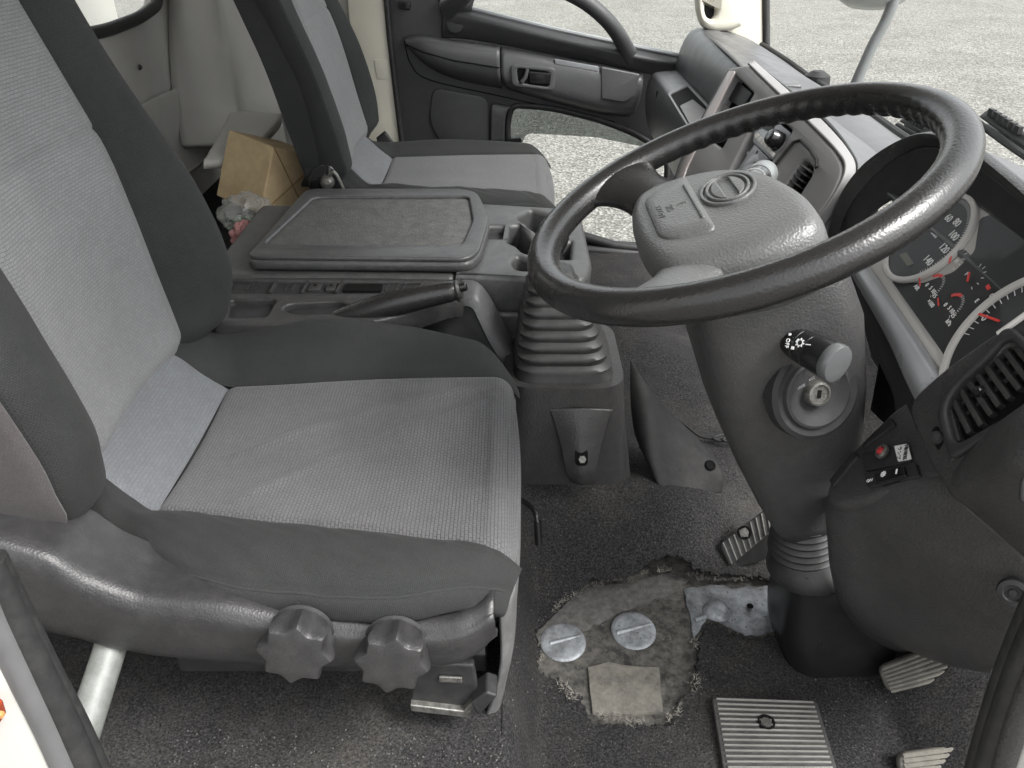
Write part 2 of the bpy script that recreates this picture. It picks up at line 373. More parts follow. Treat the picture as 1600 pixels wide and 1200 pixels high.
def sm(a, b, x):
    t = min(max((x - a) / (b - a), 0), 1); return t * t * (3 - 2 * t)
def floor_z(x, y):
    plat = -.85
    foot = -.965
    foot = lerp(foot, -.835, sm(.90, 1.08, y) * sm(.55, .18, x))
    foot = lerp(foot, -.90, sm(1.0, 1.25, y) * (1 - sm(1.5, 1.8, y)))
    foot = lerp(foot, -.985, sm(1.7, 1.9, y))
    z = lerp(plat, foot, sm(-.012, .045, x))
    z += .8 * max(x - .52, 0)
    z += .006 * (noise.noise((x * 9, y * 9, 0)) + .5 * noise.noise((x * 22, y * 22, 3)))
    return z
xs = [-1.02 + i * (1.82 / 360) for i in range(361)]; ys = [.455 + j * (1.97 / 330) for j in range(331)]
TEAR = [(835, 985), (878, 940), (922, 913), (985, 910), (1040, 892), (1110, 906), (1160, 904), (1222, 905), (1224, 990), (1168, 996), (1132, 980), (1108, 968), (1090, 1000), (1088, 1070), (1060, 1090), (1048, 1132), (918, 1124), (912, 1092), (882, 1066), (842, 1046)]
def proj(x, y, z):
    d = y * math.cos(TH) - z * math.sin(TH); return 800 + FPX * x / d, 600 - FPX * (y * math.sin(TH) + z * math.cos(TH)) / d
def inside(u, v, poly):
    c = False; j = len(poly) - 1
    for i in range(len(poly)):
        (x1, y1), (x2, y2) = poly[i], poly[j]
        if (y1 > v) != (y2 > v) and u < (x2 - x1) * (v - y1) / (y2 - y1) + x1: c = not c
        j = i
    return c
def in_fine(x, y): return .0 < x < .45 and .60 < y < 1.02
P = [[(x, y, floor_z(x, y)) for y in ys] for x in xs]
v, f = gridmesh(P)
f = [q for q in f if not all(-.003 < v[i][0] < .452 and .598 < v[i][1] < 1.022 for i in q)]
fl = struct(mk('floor', v, f, CARPET, ang=180)); fl['label'] = 'dark grey cab floor carpet with dust'
xf = [-.012 + i * (.474 / 330) for i in range(331)]; yf_ = [.588 + j * (.444 / 310) for j in range(311)]
P = [[(x, y, floor_z(x, y) + .0012) for y in yf_] for x in xf]
v, f = gridmesh(P); keep = []
for q in f:
    x, y, z = v[q[0]]
    n1 = 6 * noise.noise((x * 38, y * 38, 5)) + 7 * noise.noise((x * 110, y * 110, 8)) + 4 * noise.noise((x * 320, y * 320, 2))
    u, w_ = proj(x, y, -.958)
    if not inside(u + n1, w_ - n1 * .8, TEAR): keep.append(q)
mk('torn_carpet', v, keep, CARPET, fl, ang=180, thick=.005)

# torn patch: layers of bare floor, sound mat and steel shown through the carpet
def jag(pix, z, amp=.004, n=6):
    pts = [H(u, v, z) for u, v in pix]; out = []
    for i in range(len(pts)):
        a, b = pts[i], pts[(i + 1) % len(pts)]
        for k in range(n):
            p = a.lerp(b, k / n); q = noise.noise((p.x * 70, p.y * 70, 2)) * amp * 1.6 + random.uniform(-1, 1) * amp * .35
            d = (b - a).normalized(); p = p + Vector((-d.y, d.x, 0)) * q; out.append(p)
    return out
def torn(name, pix, z, thick, mat, amp=.003, n=6):
    pts = jag(pix, z, amp, n); fr = Fr((0, 0, z), (1, 0, 0), (0, 1, 0))
    return plate(name, fr, [[(p.x, p.y) for p in pts]], -thick, 0, mat, fl, bev=.0008)
zt = -.976
torn('bare_floor_pan', [(820, 950), (960, 820), (1250, 810), (1250, 1010), (1110, 1020), (1110, 1100), (1045, 1145), (960, 1138), (880, 1120), (820, 1050)], zt, .02, DIRT, .004)
torn('sound_mat_strip', [(838, 978), (880, 940), (925, 915), (985, 912), (1040, 893), (1075, 905), (1048, 925), (1000, 945), (950, 965), (905, 985), (840, 1006)], zt + .005, .008, BITUM, .004)
torn('bare_steel_patch', [(1068, 920), (1110, 912), (1150, 918), (1215, 914), (1218, 985), (1165, 992), (1130, 975), (1105, 965), (1085, 998)], zt + .003, .006, FLOORM, .003)
for c, rx, ry in (((880, 1003), 34, 27), ((990, 985), 38, 31)):
    p = H(c[0], c[1], zt + .004)
    lathe('steel_disc', [(0.0001, .0022), (.028, .0020), (.033, .0012), (.0345, 0), (.0345, -.01)], p, (0, -.1, 1), FLOORM, fl, 36)
for c, d in (((883, 1000), (32, 8)), ((990, 983), (36, 9)), ((1108, 962), (30, 10))):
    a = H(c[0] - d[0] * .75, c[1] + d[1] * .75, zt + .0035); b = H(c[0] + d[0] * .75, c[1] - d[1] * .75, zt + .0035)
    tube('pressed_rib', [a, b], .0045, FLOORM, fl, 10)
lathe('pressed_boss', [(.0001, .012), (.012, .011), (.018, .006), (.022, 0)], H(1120, 955, zt + .006), (0, 0, 1), FLOORM, fl, 20)
lathe('floor_hole', [(.0001, .0012), (.0048, .0012), (.0055, 0)], H(1172, 947, zt + .0062), (0, 0, 1), VOID, fl, 14)
lathe('floor_dimple', [(.0001, .003), (.010, .002), (.013, 0)], H(1046, 1062, zt), (0, 0, 1), DIRT, fl, 16)
torn('raised_pan', [(918, 1042), (950, 1034), (985, 1040), (1030, 1042), (1036, 1112), (980, 1116), (926, 1112)], zt + .006, .012, worn_metal('dusty_pan_pad', (.20, .188, .160), (.085, .08, .07), 40, .9, 0), .001, 4)
# frayed fibres round the tear
fib = []; ff = []
edge = jag([(838, 978), (880, 938), (925, 912), (985, 905), (1040, 890), (1110, 905), (1160, 905), (1215, 905)], zt + .014, .005, 40)[:-40] + \
       jag([(1085, 1000), (1084, 1080), (1045, 1130), (960, 1124), (910, 1110), (880, 1070), (845, 1040), (838, 990)], zt + .012, .005, 40)
for p in edge:
    for k in range(3 if noise.noise(p * 40) > 0 else 0):
        a = random.uniform(0, 6.28); l = random.uniform(.002, .009); q = p + Vector((random.gauss(0, .003), random.gauss(0, .003), random.uniform(-.002, .004)))
        d = Vector((math.cos(a), math.sin(a), random.uniform(.1, .9))) * l; s = Vector((-math.sin(a), math.cos(a), 0)) * random.uniform(.0003, .0009)
        i = len(fib); fib += [q + s, q - s, q + d]; ff.append((i, i + 1, i + 2))
fray = mk('carpet_fibres', fib, ff, plastic('pale_fibre', (.20, .19, .165), .9, 300, 0, .3), fl, smooth=False); fray['kind'] = 'stuff'
cr_v = []; cr_f = []
for k in range(900):                                       # crumbs and grit lying on the carpet
    x = random.uniform(.0, .55); y = random.uniform(.58, 1.15)
    if random.random() < .35: x = random.uniform(-.4, .0); y = random.uniform(.5, .6)
    z = floor_z(x, y) + .002; s = random.uniform(.0005, .0016); i = len(cr_v)
    cr_v += [(x + s, y, z), (x - s, y + s, z), (x - s * .6, y - s, z), (x, y, z + s * 1.4)]; cr_f += [(i, i + 1, i + 3), (i + 1, i + 2, i + 3), (i + 2, i, i + 3)]
gt = mk('floor_grit', cr_v, cr_f, BITUM, None, smooth=False); gt['kind'] = 'stuff'; gt['label'] = 'fine grit scattered on the carpet'

# ------------------------------------------------------------------ rear wall, side wall, rear window
wb = -.90
def rw(s, t):
    z = lerp(-.95, .55, s); y = lerp(.3, 2.5, t)
    x = wb - .02 * z + (.10 * sm(-.56, -.66, z)) + .045 * sm(-.52, -.30, z) * 0
    x += .05 * (1 - sm(2.28, 2.44, y) * 0) * sm(-.50, -.36, z) * 0
    x += .16 * sm(2.22, 2.5, y)
    return (x, y, z)
fr_wall = Fr((wb, 1.5, -.3), (0, 1, 0), (0, 0, 1))
win = fr_wall.loop([(140, 52), (168, 46), (215, 28), (243, 8), (246, -20), (246, -260), (-500, -260), (-500, 190)])
wv = rl([(-1.3, -.7), (.95, -.7), (.95, .9), (-1.3, .9)], .02)
rwall = plate('wall_rear', fr_wall, [wv, rl(win, .05, 8)], -.03, 0, WALLM, None, bev=.004); struct(rwall)
rwall['label'] = 'beige grey moulded rear cab wall'
# moulded lower panel with its raised border, and the corner bulge
net('lower_moulding', [[fr_wall.pp(190, 178, .003), fr_wall.pp(255, 146, .003), fr_wall.pp(338, 110, .003)], [fr_wall.pp(192, 182, .016), fr_wall.pp(258, 150, .016), fr_wall.pp(344, 116, .016)], [fr_wall.pp(215, 215, .018), fr_wall.pp(280, 190, .018), fr_wall.pp(356, 150, .018)],
    [fr_wall.pp(240, 252, .022), fr_wall.pp(300, 232, .022), fr_wall.pp(358, 188, .022)], [fr_wall.pp(268, 285, .06), fr_wall.pp(312, 256, .06), fr_wall.pp(350, 208, .06)]], WALLM, rwall, 30, 20, thick=.01)
net('corner_trim', [[fr_wall.pp(262, -60, .004), S(330, -60, 2.30), S(352, -60, 2.36), S(400, -60, 2.40)], [fr_wall.pp(264, 60, .004), S(346, 60, 2.28), S(368, 60, 2.35), S(415, 60, 2.42)],
    [fr_wall.pp(268, 130, .004), S(356, 130, 2.24), S(380, 140, 2.32), S(432, 130, 2.42)], [fr_wall.pp(274, 175, .004), S(362, 175, 2.2), S(388, 178, 2.28), S(440, 178, 2.40)], [fr_wall.pp(284, 225, .03), S(366, 222, 2.10), S(395, 228, 2.2), S(450, 235, 2.36)]], WALLM, rwall, 24, 16, thick=.02)
net('wall_ledge', [[S(362, 172, 2.22), S(440, 178, 2.25)], [S(345, 205, 2.05), S(430, 195, 2.1)], [S(318, 252, 1.86), S(380, 250, 1.92)]], WALLM, rwall, 16, 10, thick=.02)
plate('panel_cover', fr_wall, [rl(fr_wall.loop([(385, 5), (410, 5), (432, 170), (405, 165)]), .02)], .002, .01, WALLM, rwall, bev=.003)
for q in ((218, 105), (306, 66)):
    lathe('trim_clip', [(.0001, .006), (.003, .0055), (.006, .002), (.007, 0)], fr_wall.pp(*q, h=.004), (1, 0, 0), BLK2 if q[0] < 250 else WALLM, rwall, 14)
seal = fr_wall.loop([(140, 52), (168, 46), (215, 28), (243, 8), (246, -20), (246, -260), (-500, -260), (-500, 190)])
seal = rl(seal, .05, 8)
sw = thing('rear_window', 'fixed rear cab window with black rubber seal above the wall trim', 'window', fr_wall.pp(180, 20))
tube('window_seal', [fr_wall.pt(p.x, p.y, .004) for p in seal], .014, RUB, sw, 10, closed=True)
plate('pane', fr_wall, [seal], -.022, -.018, GLASS, sw)
box('shelf_rear', (-.98, .95, -.80), (-.66, 2.44, -.745), CARPET, None, .01)
o = bpy.data.objects['shelf_rear']; struct(o); o['label'] = 'dark carpeted shelf behind the seats'
# white truck box seen through the rear window
bx = tag(box('cargo_body', (-1.60, -.4, -1.0), (-1.35, 3.0, 1.4), PAINT, None, .01), 'white cargo body outside behind the rear window', 'cargo body')

# ------------------------------------------------------------------ seats
def build_seat(name, label, off, fb=1.0, drv=True):
    off = Vector(off)
    T = thing(name, label, 'seat', Vector((-.25, .84, -.85)) + off)
    A = lambda x, y, z: Vector((x, y, z)) + off
    nearB = lambda x: pl([-.5, -.416, -.2, .02], [.735, .72, .69, .657], x)
    farB = lambda x: pl([-.5, -.416, -.2, .02], [1.0, 1.0, 1.022, 1.03], x)
    L0, rad = .386, .032
    zbase = lambda x: pl([-.53, -.475, -.44, -.416, -.3], [-.53, -.565, -.598, -.613, -.613], x) if x < -.416 else -.613
    def bend(p, x0, z, r=rad):                    # run along the top, roll over the front edge
        xe = x0 + L0 if False else -.03
        l = xe - x0
        if p <= l: return x0 + p, 0.0
        q = p - l
        if q <= r * math.pi / 2: a = q / r; return xe + r * math.sin(a), -r * (1 - math.cos(a))
        return xe + r, -r - (q - r * math.pi / 2)
    tot = .386 + .05 + .10
    def dip(d, w=.006): return -.005 * math.exp(-(d / w) ** 2)
    def wr(x, y):                                  # creases from use
        c = 0
        for (x0, y0, x1, y1, a) in ((-.33, .74, -.03, .97, .0085), (-.36, .84, -.02, 1.0, .0085), (-.22, .69, .0, .76, .003)):
            t = min(max(((x - x0) * (x1 - x0) + (y - y0) * (y1 - y0)) / ((x1 - x0) ** 2 + (y1 - y0) ** 2), 0), 1)
            px, py = lerp(x0, x1, t), lerp(y0, y1, t) + .02 * math.sin(t * 3.1)
            d = math.hypot(x - px, y - py); c += a * (math.exp(-(d / .008) ** 2) ) * math.sin(math.pi * min(max(t, .02), .98)) ** .5
        return c if drv else 0
    def ins(s, w_):
        x, dz = bend(s * tot, -.416, 0); y = lerp(nearB(x), farB(x), w_)
        z = -.613 + dz - .010 * math.sin(math.pi * w_) * (1 if dz == 0 else .6) + dip(min(w_, 1 - w_) * .33) + dip(s * tot)
        if dz < -.02: x += .010 * math.sin(math.pi * w_)
        return A(x, y, z + wr(x, y))
    surf('cushion_insert', ins, 110, 90, F_MID, T, ang=180)
    def rear(s, w_):
        x = lerp(-.53, -.416, s); y = lerp(nearB(x), farB(x), w_)
        z = zbase(x) + dip(min(w_, 1 - w_) * .3) + dip((1 - s) * .11) - .004 * math.sin(math.pi * w_)
        return A(x, y, z)
    surf('cushion_rear_panel', rear, 24, 40, F_BLUE, T, ang=180)
    no_x = [-.5, -.45, -.40, -.34, -.28, -.13, -.04, .02]
    no_y = [.67, .655, .632, .605, .586, .573, .592, .625]
    def nb(s, q):
        x0 = -.50; xq = x0 + s * (.50 + .012 - .03 * q * q)
        drop = 0
        e = .012 - .03 * q * q
        k = max(0, (xq - (e - .05)) / .05); drop = -.032 * k * k * (1 + 1.2 * max(q - .3, 0) * 0)
        yb = nearB(xq); yo = pl(no_x, no_y, xq)
        rise = .018 * sm(-.5, -.35, xq) * sm(0.02, -.1, xq) + .03 * sm(-.42, -.5, xq)
        zz = pl([0, .28, .62, .80, 1], [zbase(xq), -.604 + rise, -.614 + rise * .6, -.632, -.650], q)
        yy = pl([0, .28, .62, .80, 1], [yb, lerp(yb, yo, .42), yo + .008, yo - .004, yo + .014], q)
        zz += -.004 * math.exp(-((q - .62) / .035) ** 2) + dip(q * .1) 
        zz += .005 * noise.noise((xq * 12, yy * 26, 1.0)) + .003 * noise.noise((xq * 40 + yy * 60, yy * 20, 4.0))
        return A(xq, yy, zz + drop)
    surf('cushion_bolster', nb, 70, 48, F_DARK, T, ang=180)
    tube('seam_piping', [nb(i / 60, .635) + Vector((0, -.0005, 0)) for i in range(6, 60)], .0016, F_DARK, T, 6)
    # skirt closing the front under the roll
    def fb_(s, q):
        xq = -.50 + s * (.512 - .03 * q * q)
        e = .012 - .03 * q * q; k = max(0, (xq - (e - .06)) / .06); drop = -.04 * k * k
        yb = farB(xq); yo = 1.118 - .05 * max(0, (xq + .06) / .08) ** 2 * (1 if xq > -.06 else 0)
        crest = pl([-.50, -.44, -.285, -.15, -.06, .02], [-.562, -.576, -.550, -.568, -.592, -.612], xq)
        crest = lerp(-.606, crest, fb)
        zz = pl([0, .3, .58, .82, 1], [zbase(xq), lerp(zbase(xq), crest, .55), crest, lerp(crest, -.66, .35), -.70], q)
        yy = pl([0, .3, .58, .82, 1], [yb, lerp(yb, yo, .35), lerp(yb, yo, .72), yo, yo - .01], q)
        return A(xq, yy, zz + drop + dip(q * .12))
    surf('cushion_bolster', fb_, 60, 44, F_DARK, T, ang=180)
    # body of the cushion below the cover
    loft('cushion_base', [[A(x, y, z) for x, y in ((-.5, .67), (-.28, .615), (-.08, .61), (-.03, .64), (-.005, .68), (-.005, 1.0), (-.03, 1.07), (-.08, 1.10), (-.5, 1.08))] for z in (-.63, -.735)], F_DARK, T)
    # backrest: horizontal sections, face x0(z), bolster protrusion
    rec = math.tan(R(11.0 if drv else 15.5)); bk_ = .17 if drv else .078
    def face(z): return -.477 - (z + .56) * rec + .012 * math.exp(-((z + .33) / .12) ** 2)
    def prot(z): return pl([-.62, -.56, -.50, -.46, -.38, -.24, -.11, .1], [.012, .04, .068, .078, .070, .042, .026, .02], z)
    z0, z1 = -.578, .30
    yn = lambda z: pl([-.6, -.5, -.35, -.1, .3], [.748, .742, .738, .762, .80], z)
    yf = lambda z: pl([-.6, -.5, -.35, -.26, -.1, .3], [1.022, 1.03, 1.028, 1.033, 1.01, .96], z)
    def cp(s, w_):
        z = lerp(z0, z1, s); y = lerp(yn(z), yf(z), w_)
        x = face(z) - .012 * math.sin(math.pi * w_) + .006 * sm(0, .08, min(w_, 1 - w_)) - .02 * sm(-.54, -.585, z)
        x -= .004 * math.exp(-((z + .255 + .0) / .004) ** 2) * .8
        return A(x, y, z)
    surf('backrest_panel', cp, 150, 60, F_LIGHT, T, ang=180)
    def side(sgn):
        def fn(s, q):
            z = lerp(z0 - .004, z1, s)
            yb = yn(z) if sgn < 0 else yf(z)
            yo = pl([-.6, -.57, -.5, -.3, .3], [.655, .628, .608, .602, .66], z) if sgn < 0 else pl([-.6, -.57, -.5, -.3, .3], [1.085, 1.105, 1.122, 1.120, 1.05], z)
            f0 = face(z); p = prot(z) * (1 if sgn > 0 else .92) * (1 if drv else .45)
            bt = sm(-.54, -.585, z) * .03
            xx = pl([0, .25, .5, .72, .88, 1], [f0, f0 + p * .62, f0 + p, f0 + p * .82, f0 + p * .25, f0 - .075], q) - bt
            yy = pl([0, .25, .5, .72, .88, 1], [yb, lerp(yb, yo, .28), lerp(yb, yo, .62), lerp(yb, yo, .93), yo, yo + sgn * .004], q)
            return A(xx - .004 * math.exp(-(q / .05) ** 2), yy, z)
        return fn
    sn, sf = side(-1), side(1)
    surf('backrest_bolster', sn, 90, 44, F_DARK, T, ang=180)
    surf('backrest_bolster', sf, 90, 44, F_DARK, T, ang=180)
    # shell: sides and back
    shn = lambda s: sn(s, .94)
    def shell_side(s, q):
        z = lerp(z0 - .03, z1, s); e = sn(max((z - z0) / (z1 - z0), 0), .80); e.z = z + off.z
        e2 = e + Vector((0.004, -.006, 0)); back = A(face(z) - bk_, .612, z)
        p = e2.lerp(back, q); p.y -= .010 * math.sin(math.pi * min(q * 1.6, 1)) * .6; 
        return p
    surf('backrest_side', shell_side, 60, 16, F_PLUSH if drv else F_DARK, T, ang=180, thick=.004)
    surf('backrest_back', lambda s, q: A(face(lerp(z0 - .03, z1, s)) - bk_, lerp(.612, 1.12, q), lerp(z0 - .03, z1, s)), 20, 10, F_PLUSH, T)
    surf('backrest_side', lambda s, q: sf(s, 1).lerp(A(face(lerp(z0, z1, s)) - bk_, 1.12, lerp(z0, z1, s)), q), 20, 6, F_DARK, T)
    surf('backrest_underside', lambda s, q: A(lerp(face(z0) - bk_, face(z0) - .04, s), lerp(.612, 1.11, q), z0 - .028 + .02 * s), 6, 6, F_DARK, T)
    return T, A

drv, A = build_seat('driver_seat', 'grey and charcoal cloth driver seat nearest the camera, with adjuster knobs', (0, 0, 0))
# valance and hardware of the driver seat
vx = [-.70, -.60, -.50, -.446, -.419, -.373, -.297, -.22, -.13, -.07, -.035, -.018]
vr = [-.49, -.50, -.522, -.546, -.576, -.602, -.613, -.634, -.644, -.643, -.634, -.624]
vb = [-.57, -.590, -.640, -.664, -.676, -.688, -.698, -.702, -.704, -.700, -.688, -.668]
def valance(s, q):
    x = lerp(-.66, -.018, s); zr = pl(vx, vr, x); zb = pl(vx, vb, x)
    bow = .012 * sm(-.06, -.018, x)
    yi = pl([-.66, -.4, -.2, -.05, -.018], [.655, .648, .635, .615, .600], x)
    yy = pl([0, .3, .42, .5, .6, .85, 1], [yi, lerp(yi, .577, .7), .577, .567, .563, .568, .582], q) + bow
    zz = pl([0, .3, .42, .5, .6, .85, 1], [zr - .008, zr - .002, zr, zr - .007, lerp(zr, zb, .25), lerp(zr, zb, .85), zb], q)
    return (x, yy, zz)
surf('side_valance', valance, 80, 40, SHELL, drv, ang=180, thick=.004)
net('lower_skirt', [[(-.36, .600, -.690), (-.2, .596, -.695), (-.03, .600, -.693)], [(-.35, .604, -.715), (-.2, .600, -.722), (-.03, .602, -.724)]], BLK2, drv, 6, 12, thick=.004)
box('valance_slot', (-.66, .580, -.548), (-.565, .62, -.524), VOID, drv, .003)
lathe('valance_rivet', [(.0001, .002), (.004, .0015), (.005, 0)], (-.372, .574, -.664), (0, -1, .1), SHELL, drv, 12)
for u, vv in ((460, 1022), (612, 1038)):
    c = S(u, vv, .530); ax = Vector((0, -1, .10)).normalized(); xx = ax.cross(Vector((0, 0, 1))).normalized(); zz = ax.cross(xx)
    def ring(r, h, amp, n=96):
        out = []
        for k in range(n):
            t = 2 * math.pi * k / n; m = abs(math.sin(4 * (t + .2))) ; q = r * (1.03 - amp * m ** 1.15)
            out.append(c + ax * h + (xx * math.cos(t) + zz * math.sin(t)) * q)
        return out
    kb = loft('adjuster_knob', [ring(.030, -.030, .04), ring(.033, -.026, .14), ring(.0375, -.006, .2), ring(.037, .0, .2), ring(.0345, .0034, .2), ring(.031, .0042, .16), ring(.018, .0046, .04), ring(.002, .0048, 0)], SHELL, drv, ang=32)
    lathe('knob_collar', [(.028, -.036), (.032, -.034), (.028, -.031)], c, ax, BLK2, drv, 24)
# slides and pedestal
box('seat_rail', (-.40, .64, -.80), (-.03, .675, -.765), RUB, drv, .004)
box('seat_rail', (-.40, 1.03, -.80), (-.03, 1.065, -.765), RUB, drv, .004)
box('seat_frame', (-.42, .66, -.765), (-.035, 1.05, -.70), RUB, drv, .006)
prism('rail_foot', [(-.38, .68, -.80), (-.12, .68, -.80), (-.10, .68, -.848), (-.40, .68, -.848)], (0, .36, 0), RUB, drv, .004)
net('front_pedestal', [[(-.012, .615, -.66), (.006, .66, -.66), (.006, .85, -.66), (.006, 1.04, -.66)], [(-.010, .612, -.74), (.004, .65, -.74), (.004, .85, -.74), (.004, 1.04, -.74)],
    [(-.018, .612, -.80), (-.004, .65, -.80), (-.004, .85, -.80), (-.004, 1.04, -.80)], [(-.03, .618, -.855), (-.012, .65, -.86), (-.012, .85, -.86), (-.012, 1.04, -.86)]], worn_metal('grey_pedestal_steel', (.16, .16, .16), (.09, .09, .09), 30, .5, .3), drv, 16, 24, thick=.004)
prism('slide_bracket', [S(640, 1104, .60), S(722, 1114, .60), S(748, 1086, .60), S(740, 1040, .60), S(650, 1035, .60)], (0, .012, 0), RUB, drv, .003)
prism('bracket_lip', [S(640, 1102, .592), S(724, 1112, .592), S(748, 1086, .592), S(752, 1094, .592), S(728, 1122, .592), S(642, 1112, .592)], (0, .014, 0), STEEL, drv, .002)
prism('latch_window', [S(686, 1058, .596), S(722, 1060, .596), S(722, 1068, .596), S(686, 1066, .596)], (0, .003, 0), STEEL, drv, .001)
prism('slide_end', [S(735, 1100, .585), S(760, 1082, .585), S(778, 1088, .585), S(748, 1120, .585)], (0, .03, 0), RUB, drv, .003)
tube('height_lever', cr([S(795, 772, .98), S(815, 782, .96), S(832, 795, .94), S(839, 812, .925), S(842, 848, .915)], 20), .0042, GLOSS, drv, 10)
tube('lever_sleeve', [S(840, 815, .924), S(842, 850, .914)], .0062, GLOSS, drv, 12)

pas, A2 = build_seat('passenger_seat', 'grey and charcoal cloth passenger seat beyond the console', (.095, 1.155, .012), fb=.25, drv=False)
lathe('recline_pivot', [(.0001, .020), (.010, .018), (.014, .012), (.016, .0)], S(512, 284, 1.745), (0, -1, 0), STEEL, pas, 18)
net('pivot_cover', [[S(490, 262, 1.76), S(515, 258, 1.755), S(540, 292, 1.76)], [S(482, 282, 1.758), S(512, 285, 1.748), S(538, 300, 1.758)], [S(486, 305, 1.76), S(510, 312, 1.75), S(535, 312, 1.76)]], GLOSS, pas, 14, 14, thick=.004)
tube('recline_lever', cr([S(505, 300, 1.745), S(520, 268, 1.74), S(538, 298, 1.74)], 14), .004, STEEL, pas, 8)
box('seat_stand', (-.33, 1.78, -.96), (.05, 2.25, -.72), RUB, pas, .01)
net('belt_buckle', [[S(588, 215, 2.27), S(600, 205, 2.27)], [S(592, 235, 2.26), S(622, 232, 2.26)]], RUB, pas, 6, 6, thick=.012)

# ------------------------------------------------------------------ centre console
con = thing('center_console', 'black plastic centre console with storage lid between the seats', 'console', (-.2, 1.42, -.9))
prof = [(-.52, -.90), (-.52, -.548), (-.095, -.548), (-.094, -.612), (.10, -.612), (.13, -.625), (.145, -.66), (.155, -.90)]
prism('console_body', [(x, 1.238, z) for x, z in prof], (0, .37, 0), LIDM, con, .012, seg=4)
# lid, drawn in its own plane
LP = Fr((-.25, 1.42, -.528), (1, 0, 0), (0, 1, 0))
lid = LP.loop([(383, 408), (478, 300), (745, 300), (768, 345), (752, 398), (735, 412)])
lo = rl(lid, [.02, .03, .05, .05, .04, .05], 7)
inner = rl(LP.loop([(412, 384), (492, 309), (732, 308), (739, 345), (722, 385)], .006), .018, 6)
lidp = plate('lid', LP, [lo], -.018, .002, LIDM, con, bev=.008)
plate('lid_rim', LP, [[LP.px(*q) * .999 for q in ()] or [p * .985 for p in lo], inner], .0, .009, LIDM, lidp, bev=.0035)
plate('tray_mat', LP, [inner], .001, .0035, MAT_TRAY, lidp, bev=.0005)
lathe('tray_crumb', [(.0001, .002), (.003, .001), (.004, 0)], LP.pp(631, 338, .004), (0, 0, 1), PEDAL, lidp, 7)
CP = Fr((0, 1.4, -.548), (1, 0, -.06), (0, 1, 0))
def hl(pix, rr=.008): return rl(CP.loop(pix), rr)
H1 = hl([(764, 352), (788, 352), (786, 372), (762, 372)], .006)
H2 = hl([(797, 352), (812, 350), (828, 372), (834, 398), (818, 394), (808, 384), (793, 378)])
H3 = hl([(808, 338), (830, 327), (872, 338), (876, 364), (852, 374), (838, 362), (820, 350)])
H4 = hl([(800, 410), (808, 398), (828, 406), (828, 422), (808, 421)], .012)
H5 = hl([(868, 378), (893, 376), (891, 404), (872, 404)], .004)
top = rl([(-.0955, -.163), (.122, -.163), (.142, -.10), (.142, .15), (.122, .204), (-.0955, .204)], [.002, .03, .03, .03, .03, .002], 6)
plate('console_top', CP, [top, H1, H2, H3, H4, H5], -.068, .0, LIDM, con, bev=.009)
for nm, hh, dz in (('notch_floor', H1, -.016), ('cup_floor', H2, -.055), ('cup_floor', H3, -.055), ('coin_floor', H4, -.03), ('coin_floor', H5, -.03)):
    plate(nm, CP, [[p * 1.0 for p in hh]], dz - .004, dz, BLK2, con)
# switch tray along the side
TP = Fr((-.3, 1.21, -.553), (1, 0, 0), (0, 1, .05))
shelf = TP.loop([(330, 506), (560, 506), (640, 490), (700, 470), (722, 468), (728, 436), (330, 428)])
tray_hole = rl(TP.loop([(340, 458), (345, 437), (718, 441), (716, 457), (650, 458)]), .004)
slot = rl(TP.loop([(440, 483), (452, 473), (530, 470), (552, 478), (545, 490), (460, 491)]), .012)
pock = rl(TP.loop([(355, 496), (360, 468), (432, 467), (416, 495)]), .008)
plate('side_shelf', TP, [rl(shelf, [.01, .02, .05, .03, .01, .01, .01]), tray_hole, slot, pock], -.035, 0, BLK, con, bev=.004)
plate('shelf_floor', TP, [TP.loop([(330, 500), (560, 500), (650, 470), (715, 462), (720, 438), (330, 434)])], -.034, -.0115, BLK2, con)
plate('tray_base', TP, [tray_hole], -.012, -.006, BLK2, con)
for u in (352, 422, 472, 525, 652):
    a, b = TP.px(u, 456, .0), TP.px(u + 9, 440, .0)
    plate('tray_divider', TP, [bar2(TP, a, b, .0045)], -.012, .0012, BLK, con, bev=.001)
for q in (((480, 455), (487, 443), (505, 443), (500, 455)), ((508, 455), (513, 444), (527, 444), (524, 455)), ((655, 456), (658, 446), (675, 446), (672, 456))):
    plate('switch_blank', TP, [rl(TP.loop(q, -.004), .002)], -.008, -.001, BLK, con, bev=.0012)
    lathe('blank_slot', [(.0001, .001), (.003, .0005)], TP.pt(*(sum((Vector(p) for p in TP.loop(q, -.004)), Vector((0, 0))) / 4), .0002), TP.ez, VOID, con, 10)
plate('tray_window', TP, [rl(TP.loop([(535, 456), (540, 445), (598, 445), (595, 456)], -.004), .002)], -.0075, -.002, VOID, con)
for u in (385, 398, 445, 455, 602, 618, 628, 686):
    plate('tray_rib', TP, [bar2(TP, TP.px(u, 455, -.006), TP.px(u + 7, 445, -.006), .0016)], -.008, -.003, BLK, con)
box('side_wall', (-.52, 1.13, -.90), (-.20, 1.235, -.59), BLK2, con, .01)
net('end_fairing', [[S(722, 437, 1.235), S(745, 440, 1.232), S(765, 462, 1.225), S(790, 510, 1.215), S(806, 545, 1.21)],
    [S(716, 462, 1.20), S(742, 462, 1.195), S(758, 485, 1.19), S(780, 525, 1.185), S(800, 556, 1.18)],
    [S(722, 478, 1.19), S(738, 482, 1.185), S(750, 505, 1.18), S(770, 545, 1.175), S(796, 582, 1.17)]], DASH, con, 20, 24, thick=.008)
net('recess_wall', [[S(640, 470, 1.20), S(690, 462, 1.21), S(740, 475, 1.205)], [S(620, 540, 1.19), S(690, 560, 1.18), S(800, 590, 1.165)]], BLK2, con, 8, 12, thick=.006)

